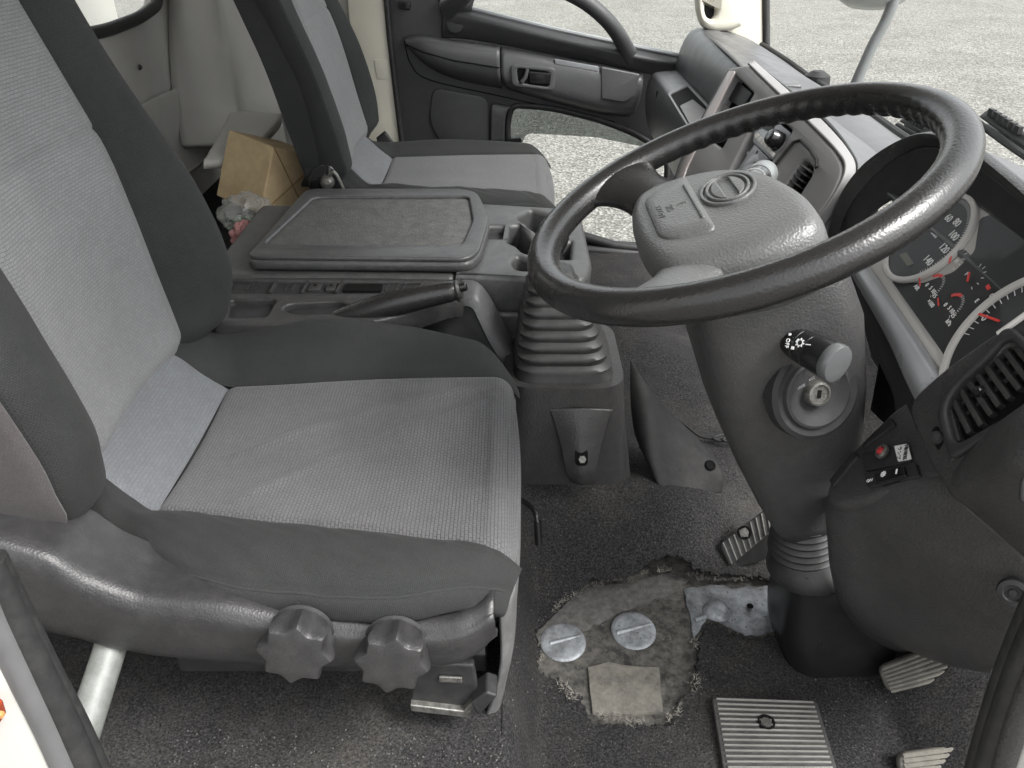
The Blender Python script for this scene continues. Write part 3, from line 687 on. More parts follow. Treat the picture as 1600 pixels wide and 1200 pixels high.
# ------------------------------------------------------------------ parking brake
hb = thing('parking_brake', 'black parking brake lever beside the driver seat bolster', 'brake lever', S(540, 498, 1.13))
p0, p1 = S(528, 500, 1.125), S(716, 453, 1.125)
pts = [p0.lerp(p1, i / 30) + Vector((0, 0, .004 * math.sin(math.pi * i / 30))) for i in range(31)]
tube('grip', pts, .018, RIM, hb, 20, rf=lambda t: .0165 + .0035 * math.sin(math.pi * min(t * 1.05, 1)) - (.006 * max(0, (t - .96) / .04)))
d = (p1 - p0).normalized()
lathe('release_button', [(.007, -.004), (.007, .012), (.005, .014), (.0001, .0145)], p1 + Vector((0, 0, .003)), d, GLOSS, hb, 16)
lathe('grip_collar', [(.013, -.006), (.016, 0), (.013, .004)], p1, d, BLK, hb, 20)
tube('lever_arm', [p0 - d * .10 + Vector((0, 0, -.03)), p0 + d * .01], .009, RUB, hb, 12)
tube('lever_spur', [p1 - d * .004 + Vector((0, 0, -.006)), p1 + d * .003 + Vector((0, 0, -.018))], .005, BLK, hb, 10)

# ------------------------------------------------------------------ gear lever
ge = thing('gear_lever', 'gear lever with pleated black rubber gaiter on a plastic tunnel cover', 'gear lever', (.08, 1.16, -.85))
def rrect(cx, cy, hx, hy, z, r, n=6):
    lp = rl([(cx - hx, cy - hy), (cx + hx, cy - hy), (cx + hx, cy + hy), (cx - hx, cy + hy)], r, n)
    return [Vector((p.x, p.y, z)) for p in lp]
loops = []; N = 9
for i in range(N):
    t = i / N; zz = lerp(-.652, -.505, t ** .95); hx = lerp(.078, .030, t ** 1.15); cx = lerp(.083, .060, t); cy = lerp(1.160, 1.185, t)
    dz = (.147 / N)
    loops += [rrect(cx, cy, hx, hx * .92, zz, hx * .55), rrect(cx, cy, hx + .001, hx * .92 + .001, zz + dz * .35, hx * .55), rrect(cx, cy, hx - .003, hx * .92 - .003, zz + dz * .62, hx * .55), rrect(cx, cy, hx - .008, hx * .92 - .008, zz + dz * .80, hx * .5)]
loops = [rrect(.083, 1.160, .081, .076, -.672, .04), rrect(.083, 1.160, .081, .076, -.660, .04)] + loops
loft('gaiter', loops, BOOT, ge, ang=60)
tube('lever_shaft', cr([(.060, 1.186, -.515), (.057, 1.19, -.49), (.056, 1.195, -.465)], 8), .009, GLOSS, ge, 12)
lathe('shift_knob', [(.010, -.03), (.018, -.02), (.024, 0), (.022, .016), (.012, .024), (.0001, .026)], S(866, 372, 1.205), (0, 0, 1), GLOSS, ge, 24)
tube('knob_trim', cr([S(840, 380, 1.19), S(846, 352, 1.19), S(862, 338, 1.19), S(880, 342, 1.19)], 16), .003, STEEL, ge, 8)
loft('tunnel_cover', [rrect(.085, 1.185, .096, .115, -.664, .05), rrect(.085, 1.185, .098, .117, -.690, .05), rrect(.086, 1.19, .105, .125, -.76, .05), rrect(.088, 1.20, .118, .14, -.86, .05)], BLK, ge, ang=50)
net('cover_tab', [[S(858, 640, 1.068), S(905, 638, 1.062), S(958, 640, 1.068)], [S(868, 668, 1.058), S(907, 665, 1.050), S(948, 668, 1.058)], [S(878, 705, 1.045), S(908, 706, 1.036), S(938, 706, 1.045)],
    [S(884, 735, 1.035), S(908, 740, 1.026), S(932, 736, 1.035)], [S(890, 752, 1.04), S(909, 758, 1.03), S(930, 752, 1.04)]], BLK, ge, 24, 20, thick=.006)
fb2 = Fr(S(908, 714, 1.036), (1, 0, 0), (0, .45, .6))
plate('bolt_slot', fb2, [rl(fb2.loop([(898, 700), (918, 700), (919, 728), (899, 728)], .005), .008)], .002, .0055, VOID, ge)
lathe('bolt', [(.0001, .010), (.006, .010), (.007, .008), (.007, .004)], fb2.pp(909, 718), fb2.ez, STEEL, ge, 6, smooth=False)
# ------------------------------------------------------------------ rubber flap on the tunnel, wires
fp = net('tunnel_mat', [[S(985, 560, 1.22), S(1010, 600, 1.20), S(1050, 645, 1.20), S(1095, 690, 1.18)],
    [S(985, 620, 1.19), S(1015, 660, 1.15), S(1060, 690, 1.155), S(1120, 720, 1.14)],
    [S(990, 670, 1.16), S(1020, 720, 1.10), S(1070, 735, 1.115), S(1130, 745, 1.115)],
    [S(1000, 700, 1.13), S(1035, 765, 1.065), S(1080, 772, 1.085), S(1128, 770, 1.10)]], FLAP, None, 26, 26, thick=.006)
tag(fp, 'black rubber mat flap draped over the engine tunnel', 'mat')
lathe('grommet_hole', [(.0001, .001), (.006, .0012), (.008, .002), (.010, 0)], S(1110, 727, 1.128), (.1, -.5, .8), VOID, fp, 18)
wp = [H(1040, 640, -.87), H(1075, 668, -.88), H(1095, 682, -.885), H(1125, 685, -.885), H(1160, 672, -.88), H(1168, 680, -.88), H(1140, 690, -.885), H(1115, 684, -.88), H(1150, 676, -.875), H(1172, 686, -.88), H(1130, 688, -.88), H(1165, 670, -.875), H(1180, 678, -.87)]
tag(tube('cable', cr(wp, 110), .0022, RUB, None, 8), 'thin black cable coiled on the footwell carpet', 'cable')

# ------------------------------------------------------------------ small things behind the seats
bxp = thing('cardboard_box', 'creased brown cardboard box behind the passenger seat', 'box', (-.62, 1.95, -.745))
c0 = S(438, 268, 1.86) + V(-.035, .03, -.02); ax = Vector((.80, -.58, -.10)).normalized(); ay = Vector((.50, .78, -.36)); ay = (ay - ax * ay.dot(ax)).normalized(); az = ax.cross(ay)
cs = []
for i in (-1, 1):
    for j in (-1, 1):
        for k in (-1, 1): cs.append(c0 + ax * i * .078 + ay * j * .078 + az * k * .078)
mk('carton', cs, [(0, 1, 3, 2), (4, 6, 7, 5), (0, 4, 5, 1), (2, 3, 7, 6), (0, 2, 6, 4), (1, 5, 7, 3)], CARD, bxp, bev=.004)
for a, b in ((-1, 1), (1, 1), (1, -1), (-1, -1)):
    tube('flap_crease', [c0 + ax * .0792, c0 + ax * .0792 + ay * a * .077 + az * b * .077], .0016, worn_metal('crease', (.25, .17, .08), (.2, .13, .06), 20, .9, 0), bxp, 6)
def bag(name, label, c, rx, ry, rz, mat, seed):
    def fn(s, t):
        th = s * math.pi; ph = t * 2 * math.pi; d = Vector((math.sin(th) * math.cos(ph), math.sin(th) * math.sin(ph), math.cos(th)))
        k = 1 + .28 * noise.noise(d * 3.1 + Vector((seed, 0, 0))) + .14 * abs(noise.noise(d * 8 + Vector((0, seed, 0))))
        return Vector(c) + Vector((d.x * rx, d.y * ry, d.z * rz)) * k
    return tag(surf(name, fn, 40, 60, mat, None, ang=25), label, 'bag')
bag('plastic_bag', 'crumpled clear plastic bag by the cardboard box', S(385, 333, 1.62), .05, .05, .038, FILM, 2)
bag('snack_wrapper', 'red wrapper under the clear plastic bag', S(386, 370, 1.55), .03, .035, .03, REDBAG, 5)
bag('leaf_wrapper', 'green wrapper scrap inside the clear plastic bag', S(378, 350, 1.64), .03, .03, .015, GREENBAG, 9)

# ------------------------------------------------------------------ steering wheel
wc = Vector((.2329, .8295, -.2698)); wn = Vector((-.3876, -.0107, .9218)).normalized(); we1 = Vector((.9218, 0, .3876)); we2 = wn.cross(we1).normalized()
WF = Fr(wc, -we2, we1)                       # as the driver reads it
sw_ = thing('steering_wheel', 'black steering wheel with worn shiny rim and embossed hub pad', 'steering wheel', wc)
def wp_(a, b, h=0): return wc + we1 * a + we2 * b + wn * h
RW, rt = .2145, .0186
P = []
nA, nB = 360, 26
for i in range(nA):
    t = 2 * math.pi * i / nA; c, s = math.cos(t), math.sin(t); rad = we1 * c + we2 * s; row = []
    for j in range(nB):
        a = 2 * math.pi * j / nB; q = rt * (1 + .04 * math.cos(2 * a))
        # finger grooves on the inner underside of the forward half
        g = max(0, math.cos(a - R(215))) ** 2 * sm(-.35, .1, c) * .0011 * (math.cos(t * 62) - .4)
        q += g
        row.append(wc + rad * (RW + q * .95 * math.cos(a)) + wn * q * math.sin(a) * 1.0)
    P.append(row)
v, f = gridmesh(P, True, True); mk('rim', v, f, RIM, sw_, ang=180)
# spokes
for sg in (1, -1):
    secs = []
    for k in range(14):
        t = k / 13
        cx = lerp(-.112, -.050, t); cy = sg * lerp(.180, .070, t) ; h = lerp(-.004, -.026, sm(0, 1, t))
        wd = pl([0, .18, .5, 1], [.072, .048, .036, .050], t); th = pl([0, .3, 1], [.016, .013, .018], t)
        dirr = (we1 * (-.50) + we2 * sg * .86); side_ = dirr.cross(wn).normalized()
        secs.append([wp_(cx, cy, h) + side_ * math.cos(a) * wd + wn * math.sin(a) * th for a in [2 * math.pi * j / 20 for j in range(20)]])
    loft('spoke', secs, HUB if sg < 0 else RIM, sw_, ang=180)
# hub pad: rounded slab with raised field
pad = [(-.092, .102), (-.055, .110), (.000, .086), (.036, .040), (.054, -.020), (.060, -.085), (.050, -.130), (.000, -.146), (-.055, -.134), (-.092, -.112), (-.108, -.06), (-.112, 0), (-.108, .06)]
def padring(k, h, dx=0): return cr([wp_((a + .03) * k - .03 + dx, b * k, h) for a, b in pad], 72, True)
loft('hub_pad', [padring(.86, -.078, .012), padring(.97, -.05, .006), padring(1.0, -.030), padring(.99, -.016), padring(.955, -.0055), padring(.90, .0000), padring(.82, .0028), padring(.72, .0038), padring(.45, .0042), padring(.05, .0042)], HUB, sw_, ang=180)
# raised lower field with text and divider
PF = Fr(wp_(0, 0, .0), -we2, we1)
fld = rl([(-.085, -.034), (-.066, -.088), (.066, -.088), (.085, -.034)], [.012, .03, .03, .012], 7)
loft('pad_field', [[PF.pt(p.x * k, (p.y + .055) * k - .055, h) for p in fld] for k, h in ((1.03, -.004), (1.0, .0048), (.96, .0066), (.6, .0070), (.05, .0070))], HUB, sw_, ang=180)
plate('divider_groove', PF, [rl(bar2(PF, (-.052, -.040), (.052, -.040), .0038), .0018)], .003, .0088, HUB, sw_, bev=.0014)
HUBT = plastic('hub_lettering', (.045, .045, .045), .5, 420, .1, .05)
txt('airbag_lettering', PF, 'F', (-.004, -.053), .014, HUBT, sw_, .0071, 0)
txt('airbag_lettering', PF, 'SRS', (-.004, -.066), .0105, HUBT, sw_, .0071, 0)
txt('airbag_lettering', PF, 'エアバッグ', (-.004, -.0765), .0075, HUBT, sw_, .0071, 0)
# oval emblem: two rings and the H shaped bar
em = (0, -.003)
def oval(rx, ry, n=56): return circ(em, rx * 1.08, n, ry * 1.08)
plate('emblem_ring', PF, [oval(.0385, .027), oval(.0350, .0238)], .002, .0075, HUB, sw_, bev=.0012)
plate('emblem_ring', PF, [oval(.0322, .0212), oval(.0292, .0182)], .002, .0085, HUB, sw_, bev=.0012)
plate('emblem_field', PF, [oval(.0295, .0185)], .002, .0052, HUB, sw_)
for sg in (1, -1):
    half = [Vector((em[0] + .0275 * math.cos(R(a_)), em[1] + sg * (.0030 + .0140 * math.sin(R(a_))))) for a_ in range(14, 167, 8)]
    plate('emblem_half', PF, [rl(half, .001, 2)], .004, .0080, HUB, sw_, bev=.0014)

# ------------------------------------------------------------------ steering column
col = thing('steering_column', 'black steering column shroud with ignition lock and rubber boot', 'steering column', (.41, .84, -.97))
def csec(u0, v0, y0, u1, v1, y1, dep, round_=.5, n=36):
    """section from its left and right silhouette points, bulging towards the driver"""
    a, b = S(u0, v0, y0), S(u1, v1, y1); m = (a + b) / 2; d = (b - a) / 2; nrm = Vector((-.80, -.36, .25)).normalized() * dep
    return [m + d * (abs(math.cos(t)) ** round_ * (1 if math.cos(t) > 0 else -1)) + nrm * (abs(math.sin(t)) ** round_ * (1 if math.sin(t) > 0 else -1)) for t in [2 * math.pi * k / n for k in range(n)]]
ax0, ax1 = Vector((.262, .83, -.335)), Vector((.405, .845, -.735))
dax = (ax1 - ax0).normalized(); cy_ = Vector((0, 1, 0)); cx_ = dax.cross(cy_).normalized()      # cx_ points back/up or forward
if cx_.x > 0: cx_ = -cx_
def sh(t, hw, hb, hf, off=0.0, r=.42, n=60):
    c = ax0.lerp(ax1, t); out = []
    for k in range(n):
        a = 2 * math.pi * k / n; ca, sa = math.cos(a), math.sin(a)
        q = abs(ca) ** r * (1 if ca > 0 else -1); p = abs(sa) ** r * (1 if sa > 0 else -1)
        out.append(c + cy_ * (hw * q + off) + cx_ * (p * (hb if p > 0 else hf)))
    return out
loft('column_shroud', [sh(-.06, .060, .05, .06), sh(.0, .085, .075, .07), sh(.06, .094, .083, .085), sh(.2, .094, .086, .095), sh(.42, .086, .084, .09), sh(.62, .070, .074, .08), sh(.82, .055, .060, .066), sh(.95, .046, .048, .055), sh(1.0, .040, .042, .05)], COLM, col, ang=180)
# the face of the shroud towards the door carries the stalk and the lock
KF = Fr(S(1275, 612, .740), (.93, .25, .1), (-.1, .30, .93))
kc = KF.px(1275, 614, .0)
lathe('lock_bezel', [(.054, -.014), (.053, .0), (.048, .0035), (.041, .002), (.039, .006), (.036, .007), (.029, .0015), (.020, -.002), (.0001, -.002)], KF.pt(*kc), KF.ez, BLK2, col, 40)
lathe('lock_cylinder', [(.0145, -.004), (.014, .004), (.0128, .006), (.0108, .0065), (.010, .004), (.0001, .004)], KF.pt(*kc, .002), KF.ez, STEEL, col, 32)
plate('key_slot', KF, [rl(bar2(KF, (kc.x - .001, kc.y - .0045), (kc.x + .001, kc.y + .0045), .0045), .001)], .005, .0068, VOID, col)
for s, q in (('ON', (1296, 594)), ('ACC', (1268, 592)), ('LOCK', (1252, 604))):
    txt('lock_lettering', KF, s, KF.px(*q, .007), .0036, GREYM, col, .0074, .3)
prism('stalk_opening', [S(1198, 520, .742), S(1240, 506, .738), S(1252, 522, .738), S(1250, 538, .738), S(1212, 546, .742), S(1200, 538, .742)], (.01, .02, 0), VOID, col, .002)
prism('shroud_cutout', [S(1172, 670, .765), S(1217, 672, .76), S(1198, 690, .76)], (.01, .02, 0), GREYM, col, .004)
st = thing('light_stalk', 'black combination light switch stalk with grey end cap on the column', 'stalk', S(1245, 540, .74))
q0, q1 = S(1226, 527, .752), S(1312, 571, .690); dq = (q1 - q0).normalized(); kl = (q1 - q0).length / .106
tube('stalk_arm', [q0 - dq * .02, q0 + dq * .012], .010, GLOSS, st, 16)
lathe('stalk_body', [(a_, b_ * kl) for a_, b_ in [(.0105, 0), (.0135, .006), (.016, .02), (.0175, .034), (.0171, .0345), (.0175, .036), (.0185, .054), (.0179, .0545), (.0185, .056), (.0195, .075), (.0195, .088)]], q0, dq, GLOSS, st, 32)
lathe('end_cap', [(a_, b_ * kl) for a_, b_ in [(.0195, .088), (.0205, .091), (.0205, .100), (.019, .104), (.0150, .1055), (.0001, .106)]], q0, dq, plastic('stalk_grey', (.085, .088, .09), .22, 500, .05, .05), st, 32)
side_v = (Vector((0, 0, 1)) - dq * dq.z).normalized(); facing = (-ray(1270, 550)).normalized(); fz = (facing - dq * facing.dot(dq)).normalized()
SF = Fr(q0 + fz * .0150, dq.cross(fz) * -1, dq * -1)
SF = Fr(q0 + fz * .0176, dq, fz.cross(dq))
for s, a, b, z_ in [(s_, a_ * kl, b_, z0_) for s_, a_, b_, z0_ in (('☀', .046, .002, .010), ('OFF', .028, -.004, .006), ('≡', .040, -.006, .007), ('●', .024, .005, .004), ('I', .060, .004, .008))]:
    txt('stalk_marking', SF, s, (a, b), z_, WHITE, st, .0012, R(-70))
# left stalk beyond the wheel
s2 = thing('wiper_stalk', 'wiper control stalk with pale grey end behind the steering wheel hub', 'stalk', S(1180, 300, 1.0))
a2, b2 = S(1150, 300, .93), S(1200, 268, 1.10); d2 = (b2 - a2).normalized()
lathe('stalk_body', [(.010, 0), (.014, .06), (.016, .13)], a2, d2, GLOSS, s2, 24)
lathe('end_cap', [(.0165, .13), (.019, .137), (.019, .165), (.015, .17), (.0001, .171)], a2 - d2 * .0, d2, plastic('pale_stalk_grey', (.15, .16, .16), .35, 500, .05, .05), s2, 24)
tube('stalk_band', [a2 + d2 * .100, a2 + d2 * .1005], .0162, WHITE, s2, 20)
# lower column: bellows, flange, cover
lathe('bellows', [p for k in range(7) for p in ((.037 + .0014 * k, -.011 * k - .000), (.041 + .0014 * k, -.011 * k - .005), (.037 + .0014 * (k + 1), -.011 * k - .0100))], (.400, .845, -.715), (-.18, 0, 1), BOOT, col, 40, ang=60)
lathe('bellows_flange', [(.044, .012), (.047, .004), (.054, -.006), (.059, -.018), (.061, -.030), (.059, -.034), (.03, -.036)], (.424, .845, -.792), (-.15, 0, 1), BOOT, col, 44, ang=60)
loft('column_cover', [rrect(cx, cy, hx, hy, z, r) for cx, cy, hx, hy, z, r in ((.466, .850, .075, .058, -.800, .030), (.470, .848, .078, .062, -.86, .034), (.476, .844, .082, .070, -.92, .038), (.482, .840, .084, .076, -.95, .045), (.484, .838, .080, .076, -.972, .05))], plastic('cover_black', (.009, .0088, .0096), .30, 200, .0, .2, dust=.03), col, ang=60)

# ------------------------------------------------------------------ pedals and plates
def ribbed(name, label, pix, zfun, nrib, cat, group=None, screw=None, along=True, mat=PLATEM, frame=None):
    t = thing(name, label, cat, frame.o, group)
    lp = frame.loop(pix); plate('base_plate', frame, [rl(lp, .008)], -.010, 0, mat, t, bev=.002)
    a, b, c, d = lp
    for k in range(nrib):
        s = (k + .6) / (nrib + .2)
        p, q = (a.lerp(d, s), b.lerp(c, s)) if along else (a.lerp(b, s), d.lerp(c, s))
        p, q = p.lerp(q, .04), p.lerp(q, .96)
        plate('rib', frame, [bar2(frame, p, q, .0021)], -.001, .0028, RIBM, t, bev=.0006)
    if screw:
        lathe('screw_cup', [(.0115, .0005), (.0115, .0034), (.009, .0036), (.0085, .001), (.0001, .001)], frame.pp(*screw), frame.ez, VOID, t, 22)
        lathe('screw', [(.0075, .0), (.0070, .003), (.0001, .0034)], frame.pp(*screw, .001), frame.ez, STEEL, t, 16)
    return t
HP = Fr((.37, .68, -.952), (1, 0, 0), (0, 1, .02))
ribbed('heel_plate', 'ribbed black heel plate screwed to the driver footwell carpet', [(1132, 1214), (1312, 1214), (1276, 1094), (1112, 1088)], None, 15, 'floor plate', screw=(1197, 1130), frame=HP)
FPf = Fr(S(1170, 838, .985), (.95, -.25, .18), (-.05, .62, .78))
ribbed('foot_rest', 'ribbed black foot rest on the tunnel left of the column', [(1140, 886), (1216, 822), (1212, 783), (1124, 850)], None, 10, 'foot rest', screw=(1163, 832), along=False, frame=FPf)
prism('foot_rest_side', [FPf.pp(1134, 888, -.012), FPf.pp(1222, 822, -.012), S(1222, 868, .965), S(1140, 892, .965)], (0, .02, .01), FLAP, bpy.data.objects['foot_rest'], .003)
def pedal(name, label, fr, pix, nrib, ctrl):
    t = thing(name, label, 'pedal', fr.o); lp = fr.loop(pix)
    plate('pedal_pad', fr, [rl(lp, .012, 6)], -.016, 0, PEDAL, t, bev=.004)
    a, b, c, d = lp
    for k in range(nrib):
        s = (k + .5) / nrib; p, q = a.lerp(d, s), b.lerp(c, s); m = p.lerp(q, .5) + (b - a).normalized().orthogonal() * 0
        pts = [fr.pt(*p.lerp(q, .05 + .9 * i / 10), .001 + .002 * math.sin(math.pi * i / 10)) for i in range(11)]
        tube('tread_bar', pts, .0028, PEDAL, t, 6)
    tube('pedal_arm', [fr.pt(*(a + b + c + d) / 4, -.01), fr.pt(*(a + b + c + d) / 4, -.01) + Vector(ctrl)], .010, RUB, t, 12)
    return t
BP = Fr(S(1430, 1050, .735), (.95, -.28, .05), (.05, .62, .80))
pedal('brake_pedal', 'dusty ribbed brake pedal below the knee panel', BP, [(1388, 1084), (1492, 1058), (1470, 1005), (1372, 1044)], 7, (.16, .03, .05))
AP = Fr(S(1470, 1190, .62), (.98, -.1, .05), (.02, .75, .66))
pedal('accelerator_pedal', 'worn accelerator pedal at the bottom edge by the door seal', AP, [(1412, 1250), (1530, 1240), (1532, 1160), (1404, 1178)], 9, (.16, .02, .02))
bt = thing('hinge_bolt', 'zinc hex bolt on the door pillar beside the brake pedal', 'bolt', S(1566, 1062, .50))
lathe('bolt_head', [(.0001, .006), (.008, .006), (.008, -.006)], S(1567, 1064, .50), (-.6, -.7, .1), STEEL, bt, 6, smooth=False)
lathe('washer', [(.0115, -.006), (.0115, -.008), (.004, -.009)], S(1567, 1064, .50), (-.6, -.7, .1), STEEL, bt, 20)

# ------------------------------------------------------------------ dashboard
da = thing('dashboard', 'dark grey plastic dashboard running across the cab under the windscreen', 'dashboard', (.55, 1.4, -.9))
W_ = [S(1185, 74, 2.34), S(1222, 98, 2.15), S(1262, 127, 1.95), S(1345, 178, 1.6), S(1418, 230, 1.33), V(.665, 1.0, -.36), V(.655, .75, -.36), V(.62, .5, -.37)]
rear = [V(.517, 2.42, -.325), V(.510, 2.20, -.322), V(.495, 1.95, -.318), V(.485, 1.655, -.322), V(.505, 1.22, -.348), V(.50, 1.0, -.345), V(.50, .75, -.35), V(.48, .5, -.36)]
net('dash_top', [rear, [a.lerp(b, .4) + V(0, 0, .012) for a, b in zip(rear, W_)], [a.lerp(b, .75) + V(0, 0, .010) for a, b in zip(rear, W_)], W_], DASH, da, 20, 70, thick=.006)
tube('windscreen_lip', cr([p + V(.008, 0, .006) for p in W_], 60), .008, RUB, da, 8)
# passenger pad
net('dash_pad', [[V(.56, y, -.322 - dz), V(.517, y, -.323 - dz), V(.494, y, -.345 - dz), V(.480, y, -.385 - dz), V(.473, y, -.425 - dz), V(.49, y, -.44 - dz)] for y, dz in ((2.43, .004), (2.36, 0), (2.1, 0), (1.85, 0), (1.62, 0))], DASH, da, 30, 30, thick=.006)
net('pad_seam', [[V(.518, y, -.3215), V(.4935, y, -.344), V(.479, y, -.385), V(.472, y, -.425)] for y in (2.262, 2.258)], VOID, da, 3, 20)
# end vent of the passenger side
pv = thing('air_vent', 'narrow black air vent at the passenger end of the dashboard', 'air vent', S(1080, 85, 2.36), 'dashboard air vents')
VF = Fr(S(1081, 84, 2.335), (0, -1, 0), (.42, 0, 1))
plate('vent_frame', VF, [rl(VF.loop([(1062, 110), (1076, 72), (1090, 54), (1100, 54), (1086, 80), (1072, 116)]), .01)], -.02, .002, BLK2, pv, bev=.002)
for k in range(6):
    s = (k + .5) / 6; a = VF.px(lerp(1066, 1092, s), lerp(107, 60, s)); b = VF.px(lerp(1074, 1097, s), lerp(110, 60, s))
    plate('slat', VF, [bar2(VF, a, b, .004)], .002, .008, DASH if k % 2 else BLK, pv, bev=.0008)
# lower passenger bin with its tray
net('lower_bin', [[V(.485, y, -.432), V(.455, y, -.434), V(.425, y, -.436), V(.404, y, -.442), V(.394, y, -.470), V(.392, y, -.52), V(.405, y, -.58), V(.44, y, -.64)] for y in (2.40, 2.3, 2.05, 1.8, 1.6)], DASH, da, 20, 40, thick=.006)
TF = Fr((.43, 2.05, -.4265), (1, 0, -.05), (0, 1, 0))
plate('tray_recess', TF, [rl(TF.loop([(1046, 150), (1074, 136), (1110, 176), (1076, 200)]), .015)], .0, .003, VOID, da)
plate('tray_rim', TF, [rl(TF.loop([(1042, 150), (1074, 132), (1116, 176), (1076, 206)]), .018), rl(TF.loop([(1047, 151), (1074, 138), (1109, 176), (1076, 199)]), .015)], .0, .006, DASH, da, bev=.002)
plate('tray_floor', TF, [rl(TF.loop([(1062, 168), (1082, 158), (1106, 178), (1078, 198)]), .008)], .003, .0042, DASH, da)
tube('bin_seam', [V(.3895, 2.24, -.452), V(.3875, 2.24, -.52), V(.40, 2.24, -.58)], .0015, VOID, da, 6)
# ------------------------------------------------------------------ centre stack
ft, ntp, fbm = V(.44, 1.668, -.285), V(.47, 1.21, -.32), V(.336, 1.60, -.48)
SPF = Fr((ft + ntp) / 2, ntp - ft, ft - fbm)
cs_ = thing('centre_stack', 'silver grey centre stack panel behind the steering wheel', 'console panel', SPF.pp(1180, 300))
outl = SPF.loop([(1138, 106), (1168, 101), (1220, 152), (1268, 198), (1306, 238), (1318, 264), (1302, 302), (1264, 354), (1225, 410), (1060, 420), (1036, 340), (1060, 258), (1098, 180)])
holeA = rl(SPF.loop([(1147, 115), (1178, 146), (1152, 186), (1128, 232), (1102, 214), (1122, 160)]), .008)
holeB = rl(SPF.loop([(1192, 160), (1238, 204), (1205, 252), (1165, 300), (1138, 268), (1165, 215)]), .008)
holeC = rl(SPF.loop([(1252, 250), (1262, 252), (1270, 262), (1268, 274), (1244, 312), (1222, 296)]), .012)
plate('stack_bezel', SPF, [rl(outl, .018), holeA, holeB, holeC], -.030, 0, SILV, cs_, bev=.005)
plate('stack_core', SPF, [rl(outl, .018)], -.07, -.026, VOID, cs_)
inn = rl(SPF.loop([(1140, 112), (1150, 112), (1130, 150), (1075, 262), (1052, 330), (1046, 320), (1068, 255), (1100, 185)]), .004)
plate('trim_strip', SPF, [inn], -.002, .003, plastic('rose_silver_trim', (.42, .375, .36), .35, 900, .03, .05, metal=.3), cs_, bev=.001)
grv = rl(SPF.loop([(1208, 262), (1241, 221), (1252, 218), (1270, 236), (1272, 246)], 0), .004)
tube('panel_groove', [SPF.pp(*q, .001) for q in ((1208, 262), (1240, 222), (1251, 219), (1266, 234), (1276, 250), (1276, 262))], .003, BLK2, cs_, 8)
plate('display', SPF, [rl(SPF.loop([(1150, 124), (1176, 146), (1160, 170), (1133, 152)], -.018), .003)], -.022, -.016, SCREEN, cs_, bev=.001)
plate('pocket_shelf', SPF, [rl(SPF.loop([(1126, 158), (1150, 178), (1138, 200), (1116, 184)], -.014), .003)], -.022, -.012, SILV, cs_, bev=.002)
plate('bracket', SPF, [rl(SPF.loop([(1152, 268), (1180, 226), (1202, 248), (1186, 262), (1170, 282)], -.012), .002)] + [circ(SPF.px(*q, -.012), .0035, 12) for q in ((1169, 240), (1184, 239), (1180, 256))], -.016, -.010, GREYM, cs_, bev=.0005)
plate('pocket_floor', SPF, [rl(SPF.loop([(1140, 262), (1152, 268), (1146, 280), (1134, 272)], -.02), .002)], -.024, -.014, VOID, cs_)
net('side_cheek', [[SPF.pp(1168, 101, -.002), SPF.pp(1220, 152, -.002), SPF.pp(1268, 198, -.002), SPF.pp(1306, 238, -.002), SPF.pp(1318, 264, -.002), SPF.pp(1302, 302, -.002), SPF.pp(1264, 354, -.002), SPF.pp(1225, 410, -.002)],
    [SPF.pp(1176, 97, -.02), SPF.pp(1232, 146, -.02), SPF.pp(1284, 192, -.02), SPF.pp(1322, 236, -.02), SPF.pp(1334, 268, -.02), SPF.pp(1316, 312, -.02), SPF.pp(1276, 364, -.02), SPF.pp(1236, 420, -.02)]], SILV, cs_, 6, 50, thick=.004)
net('stack_shroud', [[SPF.pp(1172, 98, -.022), SPF.pp(1234, 145, -.022), SPF.pp(1288, 190, -.022), SPF.pp(1324, 236, -.022), SPF.pp(1336, 268, -.022), SPF.pp(1318, 314, -.022), SPF.pp(1276, 366, -.022), SPF.pp(1236, 424, -.022)],
    [V(.51, 1.66, -.312), V(.53, 1.50, -.322), V(.54, 1.35, -.330), V(.55, 1.19, -.342), V(.53, 1.13, -.37), V(.52, 1.10, -.42), V(.51, 1.08, -.48), V(.50, 1.06, -.55)]], DASH, cs_, 10, 50, thick=.005)
net('stack_flank', [[SPF.pp(1138, 106, -.002), SPF.pp(1098, 180, -.002), SPF.pp(1060, 258, -.002), SPF.pp(1036, 340, -.002)], [V(.52, 1.69, -.33), V(.50, 1.69, -.42), V(.48, 1.68, -.52), V(.46, 1.68, -.62)]], DASH, cs_, 8, 20, thick=.005)
ra = thing('radio', 'car radio with a button row and round knob in the centre stack', 'radio', SPF.pp(1207, 225, -.01))
plate('radio_face', SPF, [rl(SPF.loop([(1180, 196), (1200, 178), (1236, 208), (1206, 250), (1176, 222)], -.006), .004)], -.02, -.006, GREYM, ra, bev=.001)
for k in range(6):
    s = (k + .5) / 6; c = SPF.px(lerp(1178, 1208, s), lerp(213, 246, s), -.004); c2 = SPF.px(lerp(1184, 1211, s), lerp(207, 240, s), -.004)
    d = SPF.px(1208, 246, -.004) - SPF.px(1178, 213, -.004); d = d / 6 * .42
    plate('radio_button', SPF, [rl([c - d, c + d, c2 + d, c2 - d], .001)], -.006, -.002, SILV2, ra, bev=.0008)
kn = SPF.pp(1216, 221, -.004)
lathe('volume_knob', [(.016, -.002), (.015, .012), (.012, .020), (.010, .021), (.0001, .0205)], kn, SPF.ez, GLOSS, ra, 24)
plate('radio_window', SPF, [rl(SPF.loop([(1196, 190), (1210, 196), (1203, 206), (1190, 200)], -.004), .002)], -.008, -.004, SCREEN, ra)
